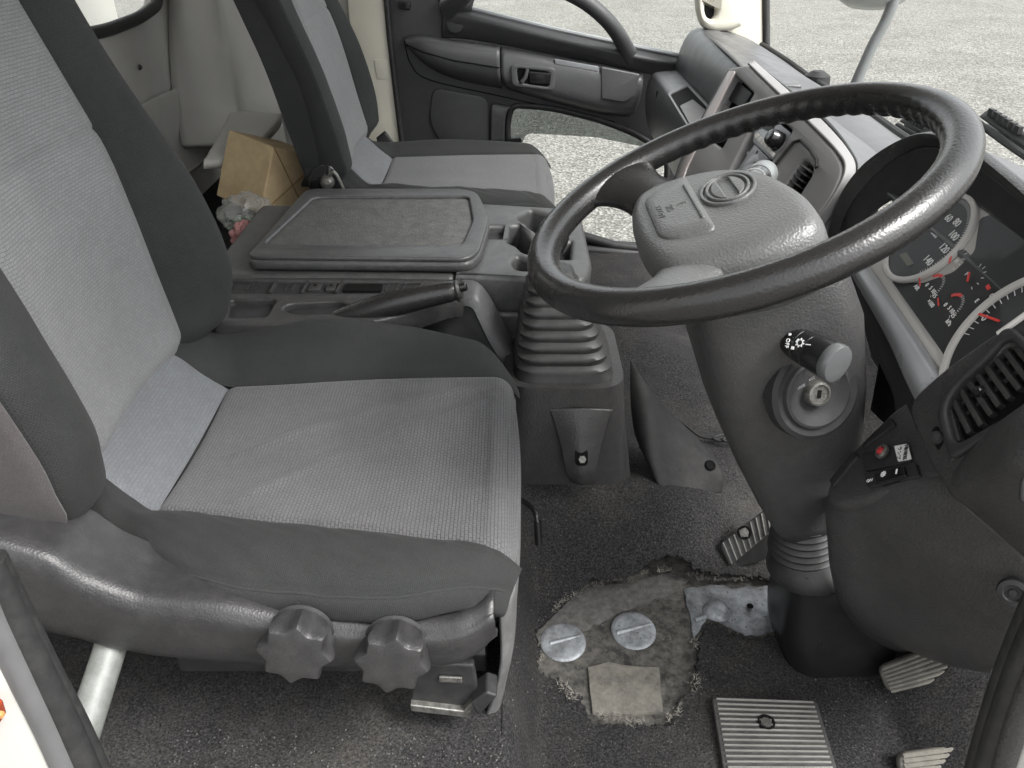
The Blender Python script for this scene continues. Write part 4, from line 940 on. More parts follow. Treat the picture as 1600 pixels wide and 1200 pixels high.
cv = thing('air_vent', 'slanted black air vent in the centre stack beside the hub pad', 'air vent', SPF.pp(1250, 280, -.01), 'dashboard air vents')
plate('vent_throat', SPF, [holeC], -.028, -.022, VOID, cv)
for k in range(5):
    s = (k + .5) / 5; a = SPF.px(lerp(1226, 1256, s) , lerp(292, 254, s), -.006); b = SPF.px(lerp(1244, 1270, s), lerp(306, 264, s), -.006)
    plate('slat', SPF, [bar2(SPF, a, b, .0026)], -.020, -.003, BLK if k < 4 else SILV, cv, bev=.0006)
plate('crossbar', SPF, [bar2(SPF, SPF.px(1234, 300, -.012), SPF.px(1263, 258, -.012), .003)], -.02, -.012, BLK, cv)
net('lower_stack_tray', [[S(1030, 330, 1.62), S(1045, 300, 1.70), S(1065, 262, 1.78)], [S(1060, 330, 1.50), S(1075, 300, 1.58), S(1088, 268, 1.66)]], GREYM, cs_, 6, 12, thick=.02)
net('lower_stack_cheek', [[S(1052, 300, 1.70), S(1062, 262, 1.78)], [S(1070, 310, 1.68), S(1085, 268, 1.75)]], CREAM, cs_, 4, 6, thick=.01)

# ------------------------------------------------------------------ instrument hood and cluster
IA, IB, IC = V(.454, 1.0, -.417), V(.437, .72, -.433), V(.527, .78, -.304)
IF = Fr((IA + IB) / 2, IB - IA, IC - IB)
ic = thing('instrument_cluster', 'instrument cluster with speedometer, tachometer and small gauges in silver frame', 'instrument cluster', IF.o)
# hood
lip = [S(1300, 372, 1.10), S(1308, 335, 1.10), S(1325, 296, 1.10), S(1356, 258, 1.09), S(1402, 226, 1.06), S(1448, 211, 1.01), S(1500, 224, .94), S(1545, 254, .87), S(1600, 300, .78), S(1660, 360, .70), S(1720, 440, .64)]
inn_ = [S(1318, 395, 1.06), S(1322, 360, 1.06), S(1340, 330, 1.05), S(1375, 296, 1.04), S(1408, 262, 1.03), S(1444, 248, 1.0), S(1500, 268, .93), S(1545, 300, .865), S(1600, 345, .79), S(1650, 400, .72), S(1700, 470, .66)]
back = [V(.50, 1.13, -.45), V(.51, 1.14, -.40), V(.53, 1.15, -.36), V(.56, 1.14, -.335), V(.60, 1.11, -.325), V(.63, 1.03, -.32), V(.64, .93, -.31), V(.63, .84, -.30), V(.61, .76, -.30), V(.58, .69, -.31), V(.55, .62, -.36)]
deep = [IF.pp(1330, 405, .0), IF.pp(1338, 372, .0), IF.pp(1352, 345, .0), IF.pp(1382, 318, .0), IF.pp(1425, 300, .0), IF.pp(1475, 300, 0), IF.pp(1520, 318, 0), IF.pp(1560, 345, 0), IF.pp(1605, 380, 0), IF.pp(1650, 430, 0), IF.pp(1700, 500, 0)]
net('hood', [back, [a.lerp(b, .5) + V(0, 0, .012) for a, b in zip(back, lip)], lip], DASH, ic, 16, 60, thick=.004)
lipin = [a.lerp(b, .35) + V(.004, 0, -.004) for a, b in zip(lip, inn_)]
net('hood_lip', [[p + V(.006, 0, .0045) for p in lip], [p + V(-.006, 0, .001) for p in lip], lipin], BLK, ic, 10, 60, thick=.003)
net('hood_lining', [lipin, [a.lerp(b, .5) for a, b in zip(lipin, deep)], deep], BLK2, ic, 12, 60, thick=.003)
# cluster mask
mask = IF.loop([(1330, 402), (1345, 355), (1385, 318), (1450, 296), (1530, 315), (1610, 380), (1700, 450), (1640, 500), (1500, 622), (1445, 592)])
plate('mask', IF, [rl(mask, .01)], -.02, -.004, SILV2, ic, bev=.002)
edge = IF.loop([(1320, 412), (1333, 402), (1452, 586), (1475, 600), (1440, 602), (1425, 580)])
net('mask_edge', [[IF.pp(1312, 396, -.004), IF.pp(1378, 508, -.006), IF.pp(1418, 594, -.010), IF.pp(1436, 630, -.016)], [IF.pp(1320, 400, .010), IF.pp(1385, 508, .010), IF.pp(1428, 592, .010), IF.pp(1448, 626, .002)], [IF.pp(1334, 400, .010), IF.pp(1402, 500, .010), IF.pp(1452, 582, .008), IF.pp(1470, 612, .000)], [IF.pp(1346, 400, -.003), IF.pp(1412, 498, -.003), IF.pp(1464, 576, -.003), IF.pp(1482, 606, -.008)]], GREYM, ic, 16, 24, thick=.002)
face_pix = [(1388, 470), (1400, 430), (1455, 425), (1520, 390), (1532, 345), (1560, 340), (1640, 400), (1700, 470), (1700, 560), (1600, 560), (1476, 546), (1468, 548)]
plate('gauge_panel', IF, [rl(IF.loop([(1392, 438), (1440, 442), (1490, 424), (1522, 392), (1530, 340), (1552, 333), (1640, 400), (1690, 450), (1600, 520), (1500, 600), (1470, 548)]), .006)], -.003, -.001, SCREEN, ic)
def ell(pix4, h):    # ellipse in the plane from centre and two radii in pixels is a circle in the plane
    return IF.px(*pix4, h)
sc = IF.px(1451, 372, 0); sr = (IF.px(1528, 338, 0) - sc).length
print('RAD', sr, (IF.px(1400, 432, 0) - sc).length)
sc2 = IF.px(1602, 545, 0); sr2 = (IF.px(1480, 550, 0) - sc2).length; print('RAD2', sr2, (IF.px(1560, 455, 0) - sc2).length)
plate('speedometer_ring', IF, [circ(sc, sr, 64), circ(sc, sr - .007, 64)], -.003, .004, SILV2, ic, bev=.0015)
spd = plate('speedometer_dial', IF, [circ(sc, sr - .0065, 56)], -.002, .0002, SCREEN, ic)
def cut(lp):
    out = []
    for p in lp:
        u, v_ = proj(*IF.pt(p.x, p.y, 0))
        if v_ < 604 - (u - 1470) * .692: out.append(p)
    return out
def sector(c, r0, r1):
    o_ = [p for p in circ(c, r0, 120)]; i_ = [p for p in circ(c, r1, 120)]
    ok = [k for k in range(120) if len(cut([o_[k]]))]; 
    k0 = next(k for k in ok if (k - 1) % 120 not in ok); ks = []
    while k0 % 120 in ok and len(ks) < 120: ks.append(k0 % 120); k0 += 1
    return [o_[k] for k in ks] + [i_[k] for k in reversed(ks)]
plate('tachometer_ring', IF, [sector(sc2, sr2, sr2 - .0085)], -.003, .004, SILV2, ic, bev=.0015)
tch = plate('tachometer_dial', IF, [sector(sc2, sr2 - .008, .012)], -.002, .0002, SCREEN, ic)
for s, q, z_ in (('0', (1413, 371), .0125), ('20', (1438, 353), .0125), ('40', (1462, 341), .0125), ('60', (1482, 341), .0125), ('80', (1495, 348), .0125), ('100', (1490, 368), .0125), ('120', (1475, 388), .0125), ('140', (1450, 407), .0125), ('km/h', (1460, 366), .0075)):
    txt('dial_numeral', IF, s, IF.px(*q, .0012), z_, WHITE, spd, .0012)
def ticks(name, c, r0, r1, a0, a1, n, wd, mat, par, h=.0012):
    vs = []; fs = []
    for k in range(n):
        a = R(lerp(a0, a1, k / (n - 1))); q0 = c + Vector((math.cos(a), math.sin(a))) * r0; q1 = c + Vector((math.cos(a), math.sin(a))) * r1
        b = bar2(IF, q0, q1, wd); i = len(vs); vs += [IF.pt(p.x, p.y, h) for p in b]; fs.append((i, i + 1, i + 2, i + 3))
    return mk(name, vs, fs, mat, par, smooth=False)
ticks('dial_ticks', sc, sr - .0125, sr - .008, 215, -35, 71, .0006, WHITE, spd)
ticks('dial_ticks', sc2, sr2 - .017, sr2 - .010, 205, 75, 24, .0009, WHITE, tch)
def needle(a, b, wd, par): plate('needle', IF, [bar2(IF, IF.px(*a, .002), IF.px(*b, .002), wd)], .0018, .003, REDM, par, bev=.0003)
needle((1416, 367), (1432, 371), .003, spd); needle((1522, 488), (1562, 502), .0026, tch)
txt('dial_numeral', IF, '0', IF.px(1538, 497, .0012), .011, WHITE, tch, .0012)
plate('odometer', IF, [rl(IF.loop([(1405, 398), (1416, 394), (1428, 412), (1418, 416)], .001), .001)], .0002, .0012, OLIVE, spd)
gp = bpy.data.objects['gauge_panel']
for c, name in (((1456, 447), 'a'), ((1485, 478), 'b')):
    cc = IF.px(c[0], c[1], 0)
    ticks('small_gauge_ticks', cc, .013, .0165, 150, -30, 19, .0006, WHITE, ic, -.0002)
    ticks('small_gauge_zone', cc, .0125, .0165, 150, 95, 14, .0010, REDM, ic, -.0001)
    for s, dq in (('0', (-10, -2)), ('5', (-4, 3)), ('10', (0, 8)), ('15', (2, 15))):
        txt('small_numeral', IF, s, IF.px(c[0] + dq[0] + 2, c[1] + dq[1], 0), .0072, WHITE, ic, -.0002)
    needle((c[0] - 19, c[1] - 12), (c[0] - 18, c[1] + 0), .0016, ic)
for q in ((1488, 405), (1516, 434)):
    cc = IF.px(*q, 0); ticks('small_gauge_ticks', cc, .014, .018, 110, -20, 6, .0009, WHITE, ic, -.0002)
    needle((q[0] - 1, q[1] - 8), (q[0] - 4, q[1] + 6), .0026, ic)
needle((1543, 446), (1546, 452), .004, ic)
for s, q in (('H', (1494, 408)), ('C', (1549, 462)), ('F', (1510, 428)), ('E', (1526, 470)), ('AIR', (1432, 449)), ('×100', (1454, 474)), ('kPa', (1482, 504))):
    txt('small_letter', IF, s, IF.px(*q, 0), .0072, WHITE, ic, -.0002)
lens_l = IF.loop([(1392, 436), (1382, 360), (1450, 315), (1540, 325), (1610, 382), (1690, 450), (1640, 500), (1500, 615), (1470, 560)])
plate('lens', IF, [rl(lens_l, .01)], .0065, .0075, LENS, ic)

# ------------------------------------------------------------------ driver end of the dashboard
# beam below the cluster
net('cluster_beam', [[S(1318, 405, 1.0), S(1380, 500, .86), S(1440, 600, .745), S(1455, 640, .70)], [S(1330, 440, .985), S(1375, 520, .86), S(1420, 608, .755), S(1435, 655, .705)],
    [S(1342, 480, .985), S(1385, 570, .87), S(1412, 640, .78), S(1428, 675, .73)], [S(1362, 560, 1.0), S(1392, 610, .92), S(1400, 650, .84), S(1400, 668, .80)]], BLK2, da, 16, 30, thick=.01)
# vent panel
VA, VB, VC = S(1425, 640, .690), S(1600, 492, .665), S(1500, 735, .60)
VP = Fr(VA, VB - VA, VA - VC)
ev = thing('air_vent', 'large slatted air vent at the driver end of the dashboard', 'air vent', VP.pp(1530, 610), 'dashboard air vents')
plate('vent_panel', VP, [rl(VP.loop([(1415, 632), (1470, 580), (1540, 530), (1605, 488), (1720, 420), (1720, 620), (1600, 690), (1490, 780), (1455, 730)]), .02), rl(VP.loop([(1478, 640), (1500, 605), (1540, 570), (1575, 540), (1592, 545), (1640, 590), (1600, 640), (1495, 702)]), .012)], -.045, 0, BLK, da, bev=.004)
plate('vent_surround', VP, [rl(VP.loop([(1466, 640), (1498, 595), (1540, 555), (1572, 516), (1588, 514), (1660, 585), (1600, 652), (1490, 722), (1482, 694)]), .02), rl(VP.loop([(1480, 640), (1500, 606), (1540, 571), (1573, 536), (1586, 534), (1640, 588), (1600, 640), (1495, 700)]), .014)], -.004, .006, BLK2, ev, bev=.003)
plate('vent_throat', VP, [VP.loop([(1470, 640), (1500, 590), (1575, 520), (1600, 520), (1680, 590), (1600, 660), (1490, 720)])], -.016, -.010, VOID, ev)
sl = [((1481, 636), (1496, 690)), ((1488, 624), (1514, 676)), ((1500, 608), (1532, 664)), ((1512, 596), (1548, 648)), ((1524, 582), (1560, 634)), ((1538, 570), (1576, 622)), ((1552, 556), (1592, 608)), ((1566, 542), (1606, 596)), ((1580, 534), (1622, 586))]
for a, b in sl:
    plate('slat', VP, [bar2(VP, VP.px(*a, -.002), VP.px(*b, -.002), .0052)], -.012, -.0015, BLK, ev, bev=.0007)
for k in range(3):
    s = (k + .6) / 3.4
    plate('crossbar', VP, [bar2(VP, VP.px(lerp(1484, 1496, s), lerp(630, 690, s), -.02), VP.px(lerp(1580, 1622, s), lerp(538, 590, s), -.02), .004)], -.0115, -.0085, BLK2, ev)
lathe('vent_tab', [(.006, -.006), (.006, .003), (.004, .006), (.0001, .007)], VP.pp(1531, 612, -.002), VP.ez, GLOSS, ev, 14)
plate('thumb_slot', VP, [rl(VP.loop([(1455, 672), (1464, 664), (1474, 690), (1466, 704), (1460, 695)], .001), .003)], -.002, .0008, VOID, ev)
lathe('thumb_wheel', [(.0001, .005), (.006, .004), (.008, -.002)], VP.pp(1465, 684, .0), VP.ez, BLK, ev, 14)
tube('hood_cap_edge', [VP.pp(1560, 522, .002), VP.pp(1605, 490, .002), VP.pp(1700, 440, .002)], .003, SILV2, da, 8)
# rolled end pad
net('end_pad', [[S(1470, 735, .635), S(1500, 712, .62), S(1550, 668, .60), S(1605, 628, .58), S(1700, 570, .55)],
    [S(1476, 750, .610), S(1510, 726, .590), S(1560, 682, .565), S(1610, 640, .55), S(1700, 590, .53)],
    [S(1486, 772, .595), S(1525, 755, .565), S(1572, 722, .535), S(1620, 690, .52), S(1700, 640, .50)],
    [S(1520, 800, .59), S(1550, 790, .555), S(1590, 770, .525), S(1640, 750, .505), S(1700, 720, .49)],
    [S(1602, 872, .56), S(1620, 865, .54), S(1640, 855, .52), S(1670, 845, .50), S(1720, 830, .485)]], COLM, da, 34, 34, thick=.006)
net('end_pad_lip', [[VP.pp(1488, 722, 0), VP.pp(1540, 690, 0), VP.pp(1600, 655, 0), VP.pp(1720, 580, 0)], [S(1470, 735, .635), S(1520, 695, .612), S(1605, 628, .58), S(1700, 570, .55)]], BLK, da, 6, 20, thick=.004)
plate('pad_pocket', Fr(S(1595, 790, .50), (1, -.2, 0), (0, .3, 1)), [rl(Fr(S(1595, 790, .50), (1, -.2, 0), (0, .3, 1)).loop([(1592, 745), (1640, 730), (1640, 790), (1590, 785)]), .006)], .0, .004, BLK2, da, bev=.002)
# switch ledge and knee panel
KP = [[S(1288, 778, .80), S(1292, 775, .765), S(1340, 752, .720), S(1400, 740, .685), S(1470, 735, .648)],
      [S(1290, 800, 0.79),S(1294, 800, .745), S(1345, 772, .705), S(1405, 758, .665), S(1478, 748, .628)],
      [S(1293, 840, 0.785),S(1298, 840, .738), S(1350, 812, .692), S(1420, 800, .645), S(1520, 800, .592)],
      [S(1298, 890, 0.785),S(1304, 890, .735), S(1362, 870, .690), S(1440, 860, .635), S(1602, 872, .560)],
      [S(1312, 945, 0.785),S(1322, 940, .735), S(1385, 930, .690), S(1470, 930, .630), S(1625, 950, .545)],
      [S(1350, 992, 0.785),S(1362, 985, .735), S(1425, 992, .690), S(1510, 1000, .630), S(1640, 1015, .55)],
      [S(1405, 1022, 0.785),S(1412, 1015, .745), S(1470, 1035, .70), S(1540, 1048, .645), S(1650, 1062, .57)],
      [S(1435, 1024, 0.8),S(1440, 1020, .775), S(1490, 1038, .73), S(1550, 1050, .675), S(1655, 1062, .60)]]
net('knee_panel', KP, COLM, da, 50, 40, thick=.006)
lathe('panel_screw', [(.0145, -.004), (.0135, .002), (.009, .003), (.0075, .0), (.004, .0), (.0035, .002), (.0001, .002)], S(1583, 926, .556), (-.55, -.75, .25), BLK2, da, 26)
crn = [S(1358, 812, .684), S(1348, 800, .69), S(1420, 786, .650), S(1470, 772, .622)]
LGA, LGB, LGC = S(1350, 745, .728), S(1432, 738, .672), S(1380, 690, .752)
LG = Fr(LGA, LGB - LGA, LGC - LGA); LG.o = LG.o + LG.ez * .008
plate('ledge', LG, [rl(LG.loop([(1288, 778), (1298, 742), (1345, 690), (1396, 640), (1424, 622), (1448, 655), (1478, 742), (1400, 764), (1345, 782), (1300, 790)]), [.01, .01, .02, .01, .01, .01, .012, .01, .01, .01])], -.030, .0, COLM, da, bev=.007)
swp = thing('switch_panel', 'small switch panel with rocker switch and lamp on the dash ledge', 'switch panel', LG.pp(1385, 725))
plate('blank_panel', LG, [rl(LG.loop([(1345, 708), (1412, 694), (1424, 722), (1350, 735)], .004), .003)], -.004, .004, BLK2, swp, bev=.001)
plate('rocker_frame', LG, [rl(LG.loop([(1350, 740), (1430, 722), (1437, 744), (1356, 762)], .004), .003)], -.004, .005, BLK2, swp, bev=.001)
plate('rocker', LG, [rl(LG.loop([(1366, 742), (1412, 728), (1416, 744), (1372, 756)], .008), .002)], .0, .0095, GLOSS, swp, bev=.0015)
for s, q, z_ in (('ON', (1359, 751), .0055), ('⚙', (1380, 741), .007), ('▮', (1401, 736), .006)):
    txt('switch_marking', LG, s, LG.px(*q, .0097 if q[0] > 1365 else .005), z_, WHITE, swp, .0098 if q[0] > 1365 else .0054, .2)
lathe('lamp_bezel', [(.0085, .003), (.0085, .006), (.006, .008), (.0045, .0065), (.0001, .0065)], LG.pp(1383, 709, .004), LG.ez, STEEL, swp, 24)
lathe('lamp_lens', [(.0050, .006), (.004, .009), (.0001, .010)], LG.pp(1383, 709, .004), LG.ez, LEDR, swp, 18)
stk = plate('sticker', LG, [rl(LG.loop([(1397, 697), (1418, 693), (1424, 717), (1403, 721)], .005), .0015)], .0042, .0050, STICK, swp)
txt('sticker_text', LG, '作動確認', LG.px(1415, 705, .005), .0058, INK, stk, .0052, R(-90) * 0 + R(-75))
txt('sticker_text', LG, 'ランプ', LG.px(1405, 708, .005), .0058, INK, stk, .0052, R(-75))
for q in ([(1297, 752), (1335, 706), (1342, 714), (1302, 762)], [(1348, 695), (1392, 652), (1400, 664), (1352, 700)]):
    plate('blank_cover', Fr(LG.o - LG.ez * .002, LG.ex, LG.ey), [rl(LG.loop(q, .002), .003)], .0, .006, BLK2, da, bev=.001)
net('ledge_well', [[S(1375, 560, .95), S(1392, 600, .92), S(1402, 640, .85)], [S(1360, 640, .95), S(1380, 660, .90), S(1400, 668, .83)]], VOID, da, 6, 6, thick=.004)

# ------------------------------------------------------------------ passenger door
DY = 2.45
pd = thing('passenger_door', 'black plastic passenger door trim with armrest and lower window', 'door', (.05, DY, -1.0))
DF = Fr((0, DY, -.5), (1, 0, 0), (0, 0, 1)) # faces -y
panel = DF.loop([(604, -40), (640, -40), (700, 8), (735, 14), (800, 28), (900, 56), (985, 72), (1075, 88), (1110, 98), (1100, 240), (1040, 420), (900, 430), (780, 420), (640, 420), (628, 240), (614, 120)])
lower = rl(DF.loop([(800, 164), (860, 168), (940, 188), (1000, 212), (1045, 245), (1040, 300), (1010, 385), (940, 380), (890, 362), (820, 340), (795, 260), (793, 190)]), .05, 8)
plate('door_panel', DF, [rl(panel, .01), lower], -.03, 0, DOORM, pd, bev=.006)
tube('window_rubber', [DF.pt(p.x, p.y, -.004) for p in lower], .010, RUB, pd, 10, closed=True)
plate('lower_window', DF, [lower], -.038, -.034, GLASS_D, pd)
tint = rl(DF.loop([(800, 164), (860, 168), (940, 188), (1000, 212), (1045, 245), (1020, 236), (930, 218), (822, 212), (812, 240), (797, 236)]), .02, 5)
plate('window_band', DF, [tint], -.033, -.030, glass('green_tint', (.50, .52, .515), .03), pd)
lowr = DF.loop([(905, 366), (1010, 382), (1020, 395), (905, 385)])
tube('sill_rail', [DF.pp(900, 366, .01), DF.pp(960, 384, .01), DF.pp(1030, 392, .01)], .016, RUB, pd, 10)
tube('sill_rail', [DF.pp(900, 388, .02), DF.pp(1030, 400, .02)], .014, DOORM, pd, 10)
stp = thing('door_step', 'black ribbed door step below the passenger door', 'step', DF.pp(970, 440))
box('step_plate', (.10, 2.30, -1.08), (.55, 2.43, -1.045), FLAP, stp, .006)
for k in range(8):
    x = .12 + k * .052; box('step_rib', (x, 2.31, -1.046), (x + .03, 2.335, -1.035), FLAP, stp, .003)
tube('step_edge', [(.10, 2.33, -1.03), (.55, 2.33, -1.03)], .006, DOORM, stp, 8)
box('door_sill', (-.4, 2.40, -1.16), (.75, 2.50, -1.08), RUB, stp, .01)
# window sill rail and weather strip
net('sill_cap', [[DF.pp(690, 8, .0), DF.pp(735, 16, .0), DF.pp(860, 46, .0), DF.pp(985, 74, .0), DF.pp(1080, 92, .0)], [DF.pp(690, 16, .022), DF.pp(735, 26, .03), DF.pp(860, 58, .032), DF.pp(985, 86, .03), DF.pp(1080, 104, .02)],
    [DF.pp(690, 38, .02), DF.pp(735, 44, .022), DF.pp(860, 72, .022), DF.pp(985, 98, .02), DF.pp(1080, 115, .01)], [DF.pp(690, 60, .0), DF.pp(735, 62, .0), DF.pp(860, 85, .0), DF.pp(985, 110, .0), DF.pp(1080, 128, .0)]], DOORM, pd, 16, 30, thick=.004)
tube('weather_strip', [DF.pp(735, 13, -.002), DF.pp(860, 44, -.002), DF.pp(985, 71, -.002), DF.pp(1085, 91, -.002)], .006, GREYM, pd, 8)
wg = [DF.pp(700, 14, -.025), DF.pp(1090, 92, -.025), DF.pp(1120, 92, -.025), DF.pp(1090, -420, -.025), DF.pp(600, -420, -.025)]
prism('window_pane', wg, (0, .004, 0), GLASS, pd, 0)
# grab handle
gh = cr([DF.pp(698, 14, .03), DF.pp(716, 0, .055), DF.pp(745, -22, .075), DF.pp(800, -36, .085), DF.pp(862, -22, .085), DF.pp(910, 0, .080), DF.pp(945, 28, .070), DF.pp(966, 54, .05), DF.pp(978, 76, .022), DF.pp(984, 88, .0)], 60)
tube('grab_handle', gh, .022, DOORM, pd, 16, rf=lambda t: .021 + .006 * (2 * t - 1) ** 4)
net('handle_foot', [[DF.pp(684, -10, .0), DF.pp(712, -20, .03), DF.pp(742, -4, .01)], [DF.pp(686, 10, .01), DF.pp(712, 8, .045), DF.pp(738, 12, .012)], [DF.pp(690, 26, .0), DF.pp(712, 26, .01), DF.pp(735, 24, .0)]], DOORM, pd, 12, 12, thick=.003)
# armrest
def bulge(name, pix, h, mat, bev=.012, r=.02): return plate(name, DF, [rl(DF.loop(pix, h * .6), r, 6)], -.002, h, mat, pd, bev=bev)
net('armrest', [[DF.pp(632, 56, .0), DF.pp(660, 54, .0), DF.pp(710, 62, .0), DF.pp(782, 72, .0)], [DF.pp(632, 62, .02), DF.pp(660, 60, .045), DF.pp(710, 68, .055), DF.pp(781, 78, .055)],
    [DF.pp(634, 68, .026), DF.pp(662, 78, .055), DF.pp(710, 90, .065), DF.pp(781, 100, .065)], [DF.pp(640, 76, .02), DF.pp(668, 96, .04), DF.pp(715, 112, .05), DF.pp(782, 122, .05)],
    [DF.pp(646, 84, .0), DF.pp(675, 108, .0), DF.pp(720, 126, .0), DF.pp(784, 138, .0)]], DASH, pd, 20, 24, thick=.003)
tube('armrest_seam', [DF.pp(634, 70, .029), DF.pp(662, 82, .057), DF.pp(710, 95, .066), DF.pp(780, 106, .066)], .0018, VOID, pd, 6)
net('pull_housing', [[DF.pp(783, 72, .0), DF.pp(860, 86, .0), DF.pp(940, 100, .0), DF.pp(1004, 116, .0)], [DF.pp(783, 82, .045), DF.pp(860, 95, .045), DF.pp(940, 110, .045), DF.pp(1005, 124, .035)],
    [DF.pp(783, 112, .055), DF.pp(860, 125, .055), DF.pp(940, 140, .052), DF.pp(1002, 148, .04)], [DF.pp(788, 130, .045), DF.pp(862, 150, .045), DF.pp(940, 168, .042), DF.pp(994, 172, .03)],
    [DF.pp(794, 140, .0), DF.pp(866, 160, .0), DF.pp(940, 178, .0), DF.pp(985, 182, .0)]], DASH, pd, 20, 26, thick=.003)
hd = plate('handle_bezel', DF, [rl(DF.loop([(797, 100), (868, 106), (866, 142), (800, 134)], .057), .015), rl(DF.loop([(807, 106), (860, 112), (858, 136), (810, 129)], .057), .01)], .048, .061, DASH, pd, bev=.003)
plate('handle_cup', DF, [rl(DF.loop([(807, 106), (860, 112), (858, 136), (810, 129)], .057), .01)], .05, .0575, VOID, hd)
plate('inner_handle', DF, [rl(DF.loop([(826, 111), (860, 114), (858, 132), (828, 130)], .06), .006)], .052, .0625, GLOSS, hd, bev=.002)
tube('handle_curl', [DF.pp(824, 108, .062), DF.pp(821, 120, .064), DF.pp(815, 128, .062)], .006, DASH, hd, 10)
plate('switch_cover', DF, [rl(DF.loop([(866, 92), (935, 104), (935, 112), (868, 100)], .05), .004)], .044, .050, GREYM, pd, bev=.001)
plate('ashtray_lid', DF, [rl(DF.loop([(939, 104), (1000, 116), (992, 150), (975, 160), (940, 154)], .052), .006)], .044, .0545, DASH, pd, bev=.003)
plate('speaker_cover', DF, [rl(DF.loop([(676, 136), (762, 152), (766, 220), (760, 226), (690, 226), (670, 190)], .004), .03)], -.002, .006, DOORM, pd, bev=.004)
plate('upper_plug', DF, [circ(DF.px(711, 37, .022), .024, 24)], .018, .0235, DOORM, pd, bev=.001)
plate('door_stud', DF, [rl(DF.loop([(622, 2), (642, 4), (641, 16), (624, 14)], .01), .004)], -.002, .012, GLOSS, pd, bev=.002)
tube('panel_groove', cr([DF.pp(632, 64, .001), DF.pp(642, 100, .001), DF.pp(672, 125, .001), DF.pp(790, 152, .001), DF.pp(960, 190, .001)], 40), .0015, VOID, pd, 6)
net('lower_rib', [[DF.pp(772, 160, 0), DF.pp(800, 166, 0)], [DF.pp(768, 170, .014), DF.pp(790, 180, .012)], [DF.pp(766, 230, .012), DF.pp(788, 226, .01)]], DOORM, pd, 8, 8, thick=.004)
bk = tag(prism('belt_latch', [DF.pp(792, 217, .03), DF.pp(814, 215, .03), DF.pp(816, 222, .03), DF.pp(794, 224, .03)], (0, .02, 0), GLOSS, None, .002), 'small black latch above the passenger seat by the lower window', 'latch')
# B pillar of the passenger side
bpil = thing('door_pillar', 'cream painted pillar strip behind the passenger seat', 'pillar', DF.pp(610, 230))
plate('pillar_face', DF, [DF.loop([(540, -60), (600, -60), (614, 120), (628, 238), (630, 300), (560, 300), (560, 120), (545, 20)])], -.01, .01, CREAM, bpil, bev=.004)
plate('pillar_tab', DF, [DF.loop([(585, 92), (606, 92), (609, 122), (590, 122)])], .008, .0125, CREAM, bpil, bev=.001)
tube('door_seal', [DF.pp(598, -60, .012), DF.pp(609, 60, .012), DF.pp(618, 140, .012), DF.pp(630, 240, .012)], .008, RUB, bpil, 10)
net('side_trim', [[V(-1.0, 2.52, .4), V(-.45, 2.47, .4)], [V(-1.0, 2.52, -.3), V(-.43, 2.47, -.3)], [V(-1.0, 2.52, -.95), V(-.40, 2.47, -.95)]], WALLM, bpil, 6, 6, thick=.01)

# ------------------------------------------------------------------ passenger A pillar, handle
ap = thing('windscreen_pillar', 'cream windscreen pillar trim at the passenger side', 'pillar', S(1170, 75, 2.40))
AF = Fr((.6, 2.40, -.3), (1, 0, 0), (0, .15, 1))
plate('pillar_trim', AF, [rl(AF.loop([(1095, -250), (1190, -250), (1192, -60), (1194, 78), (1178, 80), (1105, 56), (1100, 30), (1118, 0), (1098, -40)]), .015)], -.03, .0, CREAM, ap, bev=.008)
tube('pillar_seal', [AF.pp(1194, -250, -.004), AF.pp(1196, -40, -.004), AF.pp(1197, 80, -.004)], .011, RUB, ap, 10)
grab = cr([AF.pp(1158, -60, .02), AF.pp(1160, -10, .04), AF.pp(1157, 28, .045), AF.pp(1140, 42, .05), AF.pp(1110, 42, .055), AF.pp(1096, 24, .06), AF.pp(1092, -10, .06), AF.pp(1092, -80, .06)], 50)
plate('grab_handle', AF, [rl(AF.loop([(1088, -120), (1160, -120), (1160, 40), (1140, 48), (1112, 49), (1096, 40), (1088, 15)], .04), [.01, .01, .01, .03, .03, .03, .04], 7), rl(AF.loop([(1100, -120), (1119, -120), (1119, 22), (1112, 31), (1103, 27), (1100, 15)], .04), .012, 6)], .005, .05, CREAM, ap, bev=.012)
plate('handle_shadow_gap', AF, [rl(AF.loop([(1099, -120), (1121, -120), (1121, 30), (1101, 31)], .004), .006)], .0, .004, BLK2, ap)

# ------------------------------------------------------------------ windscreen, wipers, outside mirror
ws = thing('windscreen', 'large curved windscreen above the dashboard', 'windscreen', (.68, 1.4, -.36))
base = [p + V(.016, 0, -.002) for p in W_]
net('pane', [base, [p + V(-.01, 0, .30) for p in base], [p + V(-.06, 0, .85) for p in base]], GLASS, ws, 10, 40)
def wiper(name, label, p, arm):
    t = thing(name, label, 'wiper', p[0], 'windscreen wipers')
    tube('blade', p, .0055, RUB, t, 8)
    net('blade_spine', [[q + V(.004, 0, .006) for q in p], [q + V(.016, 0, .018) for q in p]], RUB, t, 4, 12, thick=.003)
    tube('arm', arm, .007, RUB, t, 8)
    n = 6
    for k in range(n):
        s = .1 + .45 * k / n; a = p[0].lerp(p[-1], s)
        box('bridge_link', a + V(.004, -.006, .014), a + V(.012, .006, .026), RUB, t, .001)
wiper('wiper', 'black windscreen wiper blade to the right of the wheel rim', [S(1526, 190, 1.30), S(1570, 222, 1.20), S(1640, 270, 1.06)], [S(1545, 200, 1.30), S(1660, 262, 1.08)])
wiper('wiper', 'black wiper blade seen through the wheel above the instrument hood', [S(1402, 196, 1.52), S(1430, 212, 1.45), S(1470, 240, 1.36)], [S(1418, 194, 1.54), S(1475, 224, 1.40)])
mi = thing('outside_mirror', 'round outside mirror on a grey rod beyond the windscreen', 'mirror', S(1338, 128, 2.0))
